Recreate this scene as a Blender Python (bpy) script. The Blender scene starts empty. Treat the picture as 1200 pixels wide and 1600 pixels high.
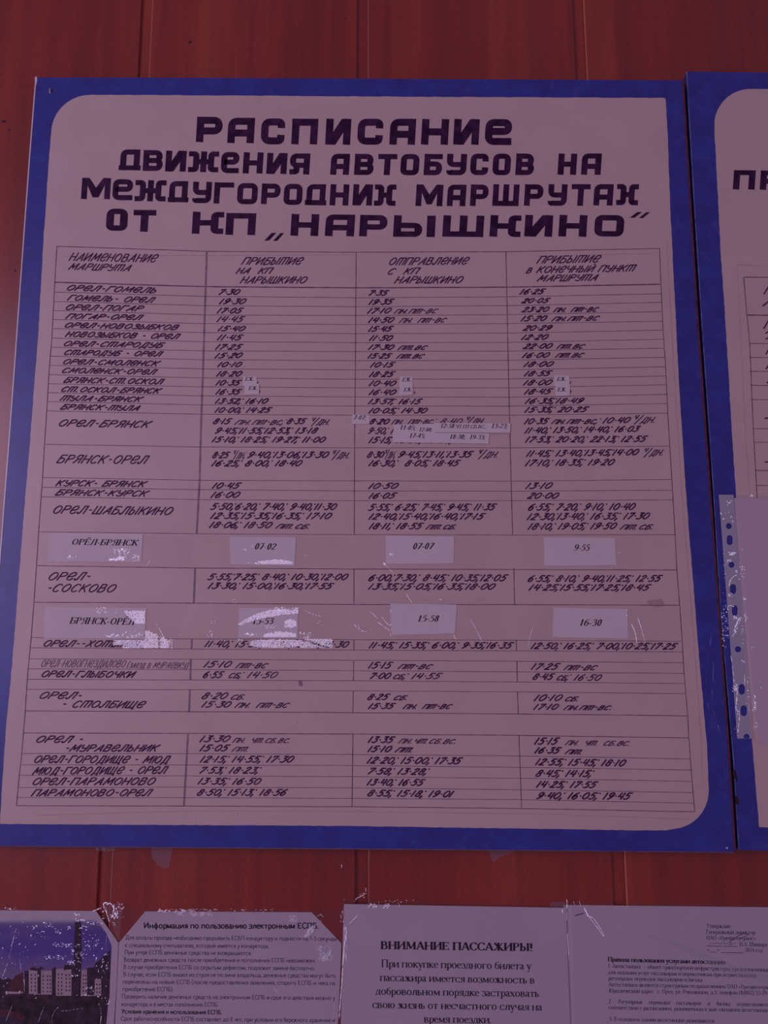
import bpy, math, random
from mathutils import Vector, Matrix
random.seed(7)
C = bpy.context.scene.collection
SC = bpy.context.scene

# ------------------------------------------------------------------ camera
FPX = 1400.0                       # focal length in pixels of the 1200x1600 frame
PITCH = math.radians(10.1)
ROLL = math.radians(-0.2)
CAM = Vector((0.0, -0.886, 1.50))
cam_d = bpy.data.cameras.new('camera')
cam_d.sensor_fit = 'VERTICAL'
cam_d.sensor_height = 24.0
cam_d.lens = FPX / 1600.0 * 24.0
cam_d.clip_start = 0.01
cam = bpy.data.objects.new('camera', cam_d)
C.objects.link(cam)
RM = Matrix.Rotation(math.pi / 2 + PITCH, 3, 'X') @ Matrix.Rotation(ROLL, 3, 'Z')
cam.matrix_world = Matrix.Translation(CAM) @ RM.to_4x4()
SC.camera = cam

# ------------------------------------------------------------------ world, lights, exposure
w = bpy.data.worlds.new('world'); SC.world = w; w.use_nodes = True
w.node_tree.nodes['Background'].inputs[0].default_value = (0.80, 0.50, 0.92, 1)
w.node_tree.nodes['Background'].inputs[1].default_value = 0.185
WIN = Vector((-1.66, -2.05, 1.98))
def area(name, loc, target, sx, sy, power, col):
    d = bpy.data.lights.new(name, 'AREA'); d.shape = 'RECTANGLE'
    d.size = sx; d.size_y = sy; d.energy = power; d.color = col
    o = bpy.data.objects.new(name, d); C.objects.link(o)
    o.location = loc
    o.rotation_euler = (Vector(target) - Vector(loc)).to_track_quat('-Z', 'Y').to_euler()
    return o
area('window_daylight', WIN, (0, 0, 1.55), 0.9, 1.25, 13.5, (0.79, 0.62, 1.0))
SC.view_settings.view_transform = 'Standard'
SC.view_settings.look = 'None'
SC.view_settings.gamma = 1.0
SC.view_settings.use_curve_mapping = False
SC.view_settings.exposure = 0.0

# ------------------------------------------------------------------ materials
def newmat(name):
    m = bpy.data.materials.new(name); m.use_nodes = True
    return m, m.node_tree.nodes, m.node_tree.links, m.node_tree.nodes['Principled BSDF']
def coords(N, L, scale=(1, 1, 1)):
    g = N.new('ShaderNodeNewGeometry'); mp = N.new('ShaderNodeMapping')
    mp.inputs['Scale'].default_value = scale
    L.new(g.outputs['Position'], mp.inputs['Vector'])
    return mp.outputs[0]
def noise(N, L, vec, scale, detail=4, rough=0.55):
    n = N.new('ShaderNodeTexNoise'); n.inputs['Scale'].default_value = scale
    n.inputs['Detail'].default_value = detail; n.inputs['Roughness'].default_value = rough
    L.new(vec, n.inputs['Vector']); return n.outputs['Fac']
def ramp(N, L, fac, stops):
    r = N.new('ShaderNodeValToRGB'); e = r.color_ramp.elements
    while len(e) < len(stops): e.new(0.5)
    for k, (p, c) in enumerate(stops):
        e[k].position = p; e[k].color = (*c, 1)
    L.new(fac, r.inputs[0]); return r.outputs[0]
def mixc(N, L, fac, a, b, mode='MIX'):
    m = N.new('ShaderNodeMix'); m.data_type = 'RGBA'; m.blend_type = mode
    for s, v in ((m.inputs[0], fac), (m.inputs[6], a), (m.inputs[7], b)):
        if hasattr(v, 'is_linked') or hasattr(v, 'links'): L.new(v, s)
        else: s.default_value = v if not isinstance(v, tuple) else (*v, 1)
    return m.outputs[2]
def bump(N, L, h, strength, dist, bsdf):
    b = N.new('ShaderNodeBump'); b.inputs['Strength'].default_value = strength
    b.inputs['Distance'].default_value = dist
    L.new(h, b.inputs['Height']); L.new(b.outputs[0], bsdf.inputs['Normal'])
M = {}
def wood(name, c1, c2, c3):
    m, N, L, B = newmat(name)
    v = coords(N, L, (1, 1, 0.05)); v2 = coords(N, L, (1, 1, 0.02))
    oi = N.new('ShaderNodeObjectInfo')
    n1 = noise(N, L, v, 60, 6, 0.6)
    n2 = noise(N, L, v2, 14, 3, 0.5)
    a = ramp(N, L, n2, [(0.3, c1), (0.52, c2), (0.72, c3)])
    b = ramp(N, L, n1, [(0.3, (0.72, 0.7, 0.7)), (0.7, (1.15, 1.12, 1.1))])
    col = mixc(N, L, 1.0, a, b, 'MULTIPLY')
    f = noise(N, L, coords(N, L, (1, 1, 0.25)), 900, 2, 0.5)
    b3 = ramp(N, L, f, [(0.3, (0.85, 0.85, 0.85)), (0.7, (1.12, 1.12, 1.12))])
    col = mixc(N, L, 1.0, col, b3, 'MULTIPLY')
    L.new(col, B.inputs['Base Color'])
    B.inputs['Roughness'].default_value = 0.34
    B.inputs['Specular IOR Level'].default_value = 0.6
    B.inputs['Coat Weight'].default_value = 0.95
    B.inputs['Coat Roughness'].default_value = 0.24
    bump(N, L, n1, 0.15, 0.0006, B)
    return m
M['wood_edge'] = None
M['wood'] = wood('reddish_wood_laminate', (0.33, 0.024, 0.006), (0.40, 0.036, 0.009), (0.49, 0.062, 0.014))
M['wood_edge'] = wood('pale_panel_edge', (0.50, 0.14, 0.06), (0.62, 0.22, 0.10), (0.72, 0.30, 0.15))  # paler wood tone for the bevel beside each groove
def speckled(name, col, var=0.1, scale=60, rough=0.6, spec=0.3, fine=0.06, bumpd=0.0, blot=None):
    m, N, L, B = newmat(name)
    v = coords(N, L)
    n = noise(N, L, v, scale, 5)
    lo = tuple(c * (1 - var) for c in col); hi = tuple(min(1, c * (1 + var)) for c in col)
    a = ramp(N, L, n, [(0.32, lo), (0.68, hi)])
    f = noise(N, L, v, 1500, 2)
    b = ramp(N, L, f, [(0.3, (1 - fine,) * 3), (0.7, (1 + fine,) * 3)])
    c = mixc(N, L, 1.0, a, b, 'MULTIPLY')
    if blot:
        bn = noise(N, L, v, blot[0], 3)
        br = ramp(N, L, bn, [(0.58, (0, 0, 0)), (0.72, (1, 1, 1))])
        c = mixc(N, L, br, c, blot[1])
    L.new(c, B.inputs['Base Color'])
    B.inputs['Roughness'].default_value = rough
    B.inputs['Specular IOR Level'].default_value = spec
    if bumpd: bump(N, L, f, 0.3, bumpd, B)
    return m
M['blue'] = speckled('blue_gloss_paint', (0.036, 0.052, 0.37), 0.16, 45, 0.36, 0.75, 0.12, 0.0001, (90, (0.055, 0.075, 0.40)))
M['field'] = speckled('cream_painted_board', (0.83, 0.655, 0.55), 0.035, 18, 0.38, 0.6, 0.03)
M['field_dim'] = M['field']
M['white_edge'] = speckled('worn_white_edge', (0.9, 0.88, 0.86), 0.06, 200, 0.25, 0.6)
M['scuffed'] = speckled('scuffed_lower_edge', (0.40, 0.28, 0.34), 0.3, 150, 0.5, 0.4)
M['smudge'] = speckled('grey_smudge', (0.40, 0.27, 0.30), 0.15, 300, 0.6)
M['grey_edge'] = speckled('pale_worn_edge', (0.30, 0.42, 0.62), 0.5, 120, 0.4, 0.5)
M['slip'] = speckled('white_office_paper', (0.97, 0.89, 0.82), 0.02, 40, 0.7, 0.2, 0.02)
M['sheet'] = speckled('white_notice_paper', (0.74, 0.66, 0.66), 0.03, 20, 0.6, 0.25, 0.03)
M['pocket_paper'] = speckled('yellowed_blank_paper', (0.84, 0.72, 0.70), 0.02, 30, 0.7, 0.2, 0.02)
M['brown_edge'] = speckled('bare_hardboard_edge', (0.16, 0.045, 0.07), 0.4, 150, 0.6)
M['dark'] = speckled('dark_screw', (0.05, 0.03, 0.05), 0.2, 400, 0.5)
M['stain'] = speckled('brown_stain', (0.62, 0.46, 0.40), 0.15, 300, 0.6)
def ink(name, col, fade, lo=0.45, hi=0.75, scale=160, rough=0.55):
    m, N, L, B = newmat(name)
    n = noise(N, L, coords(N, L), scale, 3)
    L.new(ramp(N, L, n, [(lo, col), (hi, fade)]), B.inputs['Base Color'])
    B.inputs['Roughness'].default_value = rough; B.inputs['Specular IOR Level'].default_value = 0.2
    return m
M['ink'] = ink('hand_lettered_ink', (0.085, 0.018, 0.085), (0.20, 0.085, 0.17))
M['ink_thin'] = ink('thin_pen_ink', (0.20, 0.09, 0.17), (0.34, 0.20, 0.25))
M['heading_ink'] = ink('heading_black_ink', (0.040, 0.008, 0.045), (0.10, 0.028, 0.095), 0.4, 0.75, 110)
M['rule'] = ink('ruled_line_ink', (0.14, 0.055, 0.12), (0.36, 0.21, 0.25), 0.4, 0.65, 120)
M['rule_faint'] = ink('faint_pencil_line', (0.64, 0.48, 0.41), (0.76, 0.59, 0.49), 0.4, 0.65, 120)
M['toner'] = ink('black_toner', (0.02, 0.008, 0.03), (0.05, 0.02, 0.06), 0.5, 0.8, 300)
M['toner_soft'] = ink('grey_toner', (0.05, 0.02, 0.06), (0.12, 0.06, 0.13), 0.4, 0.7, 300)
def film(name, fac, rough, tint, bscale=0, bdist=0.0, haze=0.0):
    m = bpy.data.materials.new(name); m.use_nodes = True
    N, L = m.node_tree.nodes, m.node_tree.links
    N.remove(N['Principled BSDF']); out = N['Material Output']
    t = N.new('ShaderNodeBsdfTransparent'); t.inputs[0].default_value = (*tint, 1)
    g = N.new('ShaderNodeBsdfGlossy'); g.inputs['Roughness'].default_value = rough
    d = N.new('ShaderNodeBsdfDiffuse'); d.inputs[0].default_value = (0.85, 0.85, 0.85, 1)
    mx = N.new('ShaderNodeMixShader'); mx.inputs[0].default_value = haze
    L.new(t.outputs[0], mx.inputs[1]); L.new(d.outputs[0], mx.inputs[2])
    m2 = N.new('ShaderNodeMixShader'); m2.inputs[0].default_value = fac
    L.new(mx.outputs[0], m2.inputs[1]); L.new(g.outputs[0], m2.inputs[2])
    L.new(m2.outputs[0], out.inputs[0])
    if bscale:
        n = noise(N, L, coords(N, L), bscale, 4)
        b = N.new('ShaderNodeBump'); b.inputs['Strength'].default_value = 1.0
        b.inputs['Distance'].default_value = bdist
        L.new(n, b.inputs['Height']); L.new(b.outputs[0], g.inputs['Normal'])
    return m
M['tape'] = film('clear_adhesive_tape', 0.02, 0.12, (0.995, 0.992, 0.995), 40, 0.0004)
M['sleeve'] = film('clear_plastic_sleeve', 0.05, 0.14, (0.96, 0.95, 0.97), 40, 0.0008)
M['punched'] = film('milky_punched_margin', 0.05, 0.2, (0.92, 0.92, 0.94), 90, 0.0006, 0.62)
M['oldtape'] = film('dull_old_tape', 0.04, 0.3, (0.95, 0.94, 0.96), 120, 0.0006, 0.07)
M['crease'] = film('glossy_film_crease', 0.13, 0.17, (0.97, 0.97, 0.98), 0, 0, 0.05)
M['glint'] = film('sharp_film_crease', 0.20, 0.15, (0.97, 0.97, 0.98), 0, 0, 0.06)
M['crease_fold'] = film('rounded_film_fold', 0.03, 0.30, (0.97, 0.97, 0.98), 0, 0, 0.20)  # milky diffuse share stands in for the bright reflection along the fold
M['crease_soft'] = film('soft_film_fold', 0.045, 0.25, (0.97, 0.97, 0.98), 0, 0, 0.05)

# ------------------------------------------------------------------ pixel -> plane measurement
def P(x, y, off=0.0):
    """Point of the photograph (1200x1600 px) on the vertical plane lying `off` metres in front of the wall."""
    d = RM @ Vector(((x - 600.0) / FPX, -(y - 800.0) / FPX, -1.0))
    t = (-off - CAM.y) / d.y
    return CAM + d * t
WALL = 0.0
BF = 0.0130       # board face
PF = BF + 0.0003  # painted field
RU = PF + 0.00008
INK = PF + 0.00014
SL = PF + 0.0002  # slip back
ST = 0.00035      # slip thickness
TX = SL + ST + 0.00005
TP = SL + ST + 0.00035  # tape
CR = TP + 0.0002

# ------------------------------------------------------------------ mesh helpers
class MB:
    def __init__(s): s.v = []; s.f = []
    def add(s, pts, faces):
        b = len(s.v); s.v += [tuple(p) for p in pts]; s.f += [tuple(i + b for i in f) for f in faces]
    def build(s, name, mat, parent=None, smooth=False):
        me = bpy.data.meshes.new(name); me.from_pydata(s.v, [], s.f); me.materials.append(mat)
        if smooth:
            for p in me.polygons: p.use_smooth = True
        o = bpy.data.objects.new(name, me); C.objects.link(o)
        if parent: o.parent = parent
        return o
def recentre(o):
    """put the origin of a root mesh / its children at the root's own centre"""
    return o
def tag(o, label=None, cat=None, group=None, kind=None):
    for k, v in (('label', label), ('category', cat), ('group', group), ('kind', kind)):
        if v: o[k] = v
    return o
def slab(mb, px, off0, off1):
    """prism: outline in photo pixels measured on the plane off1, standing from off0 to off1"""
    front = [P(x, y, off1) for x, y in px]
    back = [Vector((p.x, -off0, p.z)) for p in front]
    n = len(px); a = 0
    for i in range(n): a += px[i][0] * px[(i + 1) % n][1] - px[(i + 1) % n][0] * px[i][1]
    if a > 0: order = list(range(n))[::-1]
    else: order = list(range(n))
    # want front normal = -y
    fr = [order[i] for i in range(n)]
    faces = [tuple(fr), tuple(i + n for i in reversed(fr))]
    for k in range(n):
        i, j = fr[k], fr[(k + 1) % n]
        faces.append((j, i, i + n, j + n))
    mb.add(front + back, faces)
def flat(mb, px, off):
    n = len(px); a = 0
    for i in range(n): a += px[i][0] * px[(i + 1) % n][1] - px[(i + 1) % n][0] * px[i][1]
    pts = [P(x, y, off) for x, y in (px[::-1] if a > 0 else px)]
    mb.add(pts, [tuple(range(n))])
def sag(px, n=8, amp=0.0):
    """subdivide an outline (pixels) with slight unevenness"""
    out = []
    for i in range(len(px)):
        a = px[i]; b = px[(i + 1) % len(px)]
        dx, dy = b[0] - a[0], b[1] - a[1]; l = math.hypot(dx, dy) or 1
        k = max(1, int(l / n)) if amp else 1
        for j in range(k):
            t = j / k; o = random.uniform(-amp, amp) if 0 < j else 0
            out.append((a[0] + dx * t - dy / l * o, a[1] + dy * t + dx / l * o))
    return out
def arc(cx, cy, rx, ry, a0, a1, n=10):
    return [(cx + rx * math.cos(math.radians(a0 + (a1 - a0) * i / n)), cy - ry * math.sin(math.radians(a0 + (a1 - a0) * i / n))) for i in range(n + 1)]
def smooth(pts, closed=False, sub=4):
    n = len(pts)
    if n < 3: return pts
    out = []
    rng = range(n) if closed else range(n - 1)
    for i in rng:
        if closed: p0, p1, p2, p3 = pts[i - 1], pts[i], pts[(i + 1) % n], pts[(i + 2) % n]
        else:
            p1, p2 = pts[i], pts[i + 1]
            p0 = pts[i - 1] if i else (2 * p1[0] - p2[0], 2 * p1[1] - p2[1])
            p3 = pts[i + 2] if i + 2 < n else (2 * p2[0] - p1[0], 2 * p2[1] - p1[1])
        for k in range(sub):
            t = k / sub
            out.append(tuple(0.5 * (2 * p1[a] + (p2[a] - p0[a]) * t + (2 * p0[a] - 5 * p1[a] + 4 * p2[a] - p3[a]) * t * t + (3 * p1[a] - p0[a] - 3 * p2[a] + p3[a]) * t ** 3) for a in (0, 1)))
    out.append(pts[0] if closed else pts[-1])
    return out
LAY = [0]
def ribbon(mb, pts, tx, ty, off, ext=0.0, closed=False):
    LAY[0] += 1; off += (LAY[0] % 7) * 8e-6     # strokes never lie exactly in one plane
    q = [pts[0]]
    for p in pts[1:]:
        if math.hypot(p[0] - q[-1][0], p[1] - q[-1][1]) > 0.05: q.append(p)
    if len(q) < 2: return
    if ext and not closed:
        def e(a, b):
            l = math.hypot(a[0] - b[0], a[1] - b[1]); return (a[0] + (a[0] - b[0]) / l * ext, a[1] + (a[1] - b[1]) / l * ext)
        q[0] = e(q[0], q[1]); q[-1] = e(q[-1], q[-2])
    n = len(q); L, R = [], []
    for i in range(n):
        a = q[i - 1] if i else (q[-2] if closed else q[0]); b = q[i + 1] if i < n - 1 else (q[1] if closed else q[-1])
        dx, dy = b[0] - a[0], b[1] - a[1]; l = math.hypot(dx, dy) or 1
        nx, ny = -dy / l, dx / l
        L.append(P(q[i][0] + nx * tx / 2, q[i][1] + ny * ty / 2, off)); R.append(P(q[i][0] - nx * tx / 2, q[i][1] - ny * ty / 2, off))
    mb.add(L + R, [(i, i + 1, n + i + 1, n + i) for i in range(n - 1)])

# ------------------------------------------------------------------ hand lettering font (strokes on a 0-10 grid)
HF = {
'А': (7.4, 'L0,0 5.2,10 6.8,0|L1.8,3.4 6.3,3.4'), 'Б': (6.6, 'L6.2,10 0.6,10 0,0|S0,5.8 4,6 6,4.6 6,1.6 4,0 0,0'),
'В': (6.6, 'L0,0 0,10|S0,10 4.4,9.9 5.2,7.8 3.8,5.6 0,5.5|S0,5.5 5.2,5.2 6,2.6 4.4,0.1 0,0'),
'Г': (5.6, 'L0,0 0,10 6,10'), 'Д': (7.6, 'L0.2,-2 0.9,0.3 7.4,0.3 7,-2|L1.6,0.3 2.6,10 6.6,10 6.6,0.3'),
'Е': (6.6, 'S0.2,4.6 3.6,4.8 6.2,6 6,9 4,10.1 1.2,8.8 0,5 0.6,1.4 2.8,0 5,0.6 6,2.2'),
'Ж': (9, 'L4.5,0 4.5,10|L0,0 4.3,5.4|L0.4,10 4.3,5|L9,0 4.7,5.4|L8.8,10 4.7,5'),
'З': (6, 'S0.5,8.6 2.4,10 5.2,9.2 5.2,6.6 2.4,5.4|S2.4,5.4 5.8,4.8 5.9,1.6 3,0 0,1.4'),
'И': (7, 'L0,10 0,0 6.6,10 6.6,0'), 'Й': (7, 'L0,10 0,0 6.6,10 6.6,0|L2.6,12.4 4.4,12.2'),
'К': (6.8, 'L0,0 0,10|L6.4,10 0.4,4|L2.2,5.6 6.2,0'), 'Л': (7.6, 'S-0.6,1.8 -0.2,0.2 1.4,0.2 2.4,2 3.2,10|L3.2,10 7,10 7,0'),
'М': (9.2, 'L0,0 1.8,10 4,2.4 8.6,10 8.6,0'), 'Н': (6.8, 'L0,0 0,10|L6.4,0 6.4,10|L0,5 6.4,5'),
'О': (7.6, 'O3.6,5,3.6,5'), 'П': (7, 'L0,0 0,10 6.6,10 6.6,0'), 'Р': (6.4, 'L0,0 0,10|S0,10 4.4,10 6.2,8.2 5,5.6 0,4.6'),
'С': (6.8, 'S6.4,8.4 4.6,10 1.6,9 0,5 1,1 3.6,0 6.2,1.4'), 'Т': (9, 'L0,0 0,10 8.6,10 8.6,0|L4.3,10 4.3,0'),
'У': (6.8, 'S0,10 0,6.2 2.4,4.8 6.4,5.4|L6.4,10 6.2,3|S6.2,3 5,0.2 2,0 0.2,1'), 'Х': (6.6, 'L0,0 6.2,10|L0.4,10 6.2,0'),
'Ц': (7.6, 'L0,10 0,0 6.6,0 6.6,10|L6.6,0 7.6,-2.4'), 'Ч': (6.4, 'S0,10 0,6.4 2.4,4.9 6,5.6|L6,10 6,0'),
'Ш': (9, 'L0,10 0,0 8.6,0 8.6,10|L4.3,10 4.3,0'), 'Щ': (9.6, 'L0,10 0,0 8.4,0 8.4,10|L4.2,10 4.2,0|L8.4,0 9.4,0 9.2,-2.4'),
'Ы': (8.4, 'L0,10 0,0|S0,5.6 3.2,5.6 4.6,3 3.2,0.2 0,0|L7.6,0 7.6,10'), 'Ь': (5.8, 'L0,10 0,0|S0,5.6 3.6,5.6 5.2,3 3.6,0.2 0,0'),
'Ю': (9.4, 'L0,0 0,10|L0,5 2.4,5|O5.7,5,3.3,5'), 'Я': (6.6, 'L6,0 6,10|S6,10 2,9.8 0.8,7.6 2,5.4 6,5.2|L3,5.2 0,0'),
'0': (7.6, 'O3.6,5,3.7,5'), '1': (3.0, 'L0.6,0 0.6,10'), '2': (7, 'S0.4,8 2.6,10 5.8,9.4 5.8,7 0.2,0.2|L0,0.1 6.6,0.1'),
'3': (6.8, 'L0.8,10 6.2,10 2.8,6|S2.8,6 6,5.6 6.4,2.4 3.6,0 0,0.8'), '4': (7.2, 'L1.4,10 0,4.2 6.8,4.2|L5.8,10 5.8,0'),
'5': (7, 'L6.8,10 1.6,10 0.9,5.9|S0.9,5.9 4.2,6.4 6.2,4.4 5.4,1.2 2.8,0 0,0.7'), '6': (6.8, 'S5,10 1.8,7.6 0,3.6 1.2,0.4 4,0 6.2,2.4 5.2,5.2 2.4,5.4 0.4,3'),
'7': (6, 'L0.2,8.6 0.4,10 6.2,10 2,0'), '8': (7, 'O3.6,7.7,2.6,2.3|O3.2,2.7,3.1,2.7'),
'9': (6.8, 'S1.4,0 4.6,2.2 6.6,6.4 5.4,9.6 2.6,10 0.4,7.6 1.4,4.8 4.2,4.6 6.2,7'),
'·': (3.0, 'L0.9,5 1.6,5'), '.': (2.2, 'L0.2,0.4 1,0.4'), ',': (2.6, 'L1.0,1.4 -0.4,-2.2'), ';': (3.2, 'L1.0,1.4 -0.4,-2.2|L0.7,9.2 1.5,9.2'),
'-': (4.2, 'L0.8,5 3.0,5'), '/': (3.4, 'L-0.4,-2 2.2,11'), ' ': (3.2, ''), '(': (3, 'S2.4,11 0.4,7 0.6,2 2,-1'), ')': (3, 'S0.4,11 2.4,8 2.2,3 0,-1'),
'^': (3.8, 'S0,11 0.2,8.8 1.6,8 3.2,8.6|L3.4,11 3.0,5.6'),
}
def glyph_strokes(cmds):
    for s in cmds.split('|'):
        if not s: continue
        if s[0] == 'O':
            cx, cy, rx, ry = map(float, s[1:].split(','))
            yield [(cx + rx * math.cos(a * math.pi / 9), cy + ry * math.sin(a * math.pi / 9)) for a in range(19)], True
        else:
            pts = [tuple(map(float, p.split(','))) for p in s[1:].split()]
            if s[0] == 'S': yield smooth(pts), False
            else:
                for a, b in zip(pts, pts[1:]): yield [a, b], False
def hand(text, x0, x1, y0, y1, h, off, parent, name, mat='ink', wd=2.25, slant=0.62, jit=0.12):
    polys = []; cx = 0.0
    if slant > .7 and any(c.isalpha() and c == c.lower() for c in text): wd *= 0.84
    for ch in text:
        low = ch.isalpha() and ch == ch.lower() and ch.upper() in HF
        up = ch.upper() if low else ch
        wdt, cmds = HF[up]
        k = 0.80 if low else 1.0
        jx, jy = random.uniform(-jit, jit), random.uniform(-jit, jit)
        for pts, cl in glyph_strokes(cmds):
            polys.append(([(cx + (x + jx) * k + slant * y * k, (y + jy) * k) for x, y in pts], cl))
        cx += (wdt + 2.7) * k
    wd *= 0.94
    mn = min(p[0] for q, _ in polys for p in q); mx = max(p[0] for q, _ in polys for p in q)
    hw = wd / 2
    sx = (x1 - x0 - wd * 0.7) / max(0.1, mx - mn); sy = (h - wd * 0.7) / 10.0
    mb = MB()
    for q, cl in polys:
        px = []
        for x, y in q:
            X = x0 + hw * 0.7 + (x - mn) * sx
            t = (X - x0) / max(1, x1 - x0)
            px.append((X, y0 + (y1 - y0) * t - hw * 0.7 - y * sy))
        ribbon(mb, px, wd, wd * 0.92, off, ext=0.35 * wd, closed=cl)
    return mb.build(name, M[mat], parent)

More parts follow.
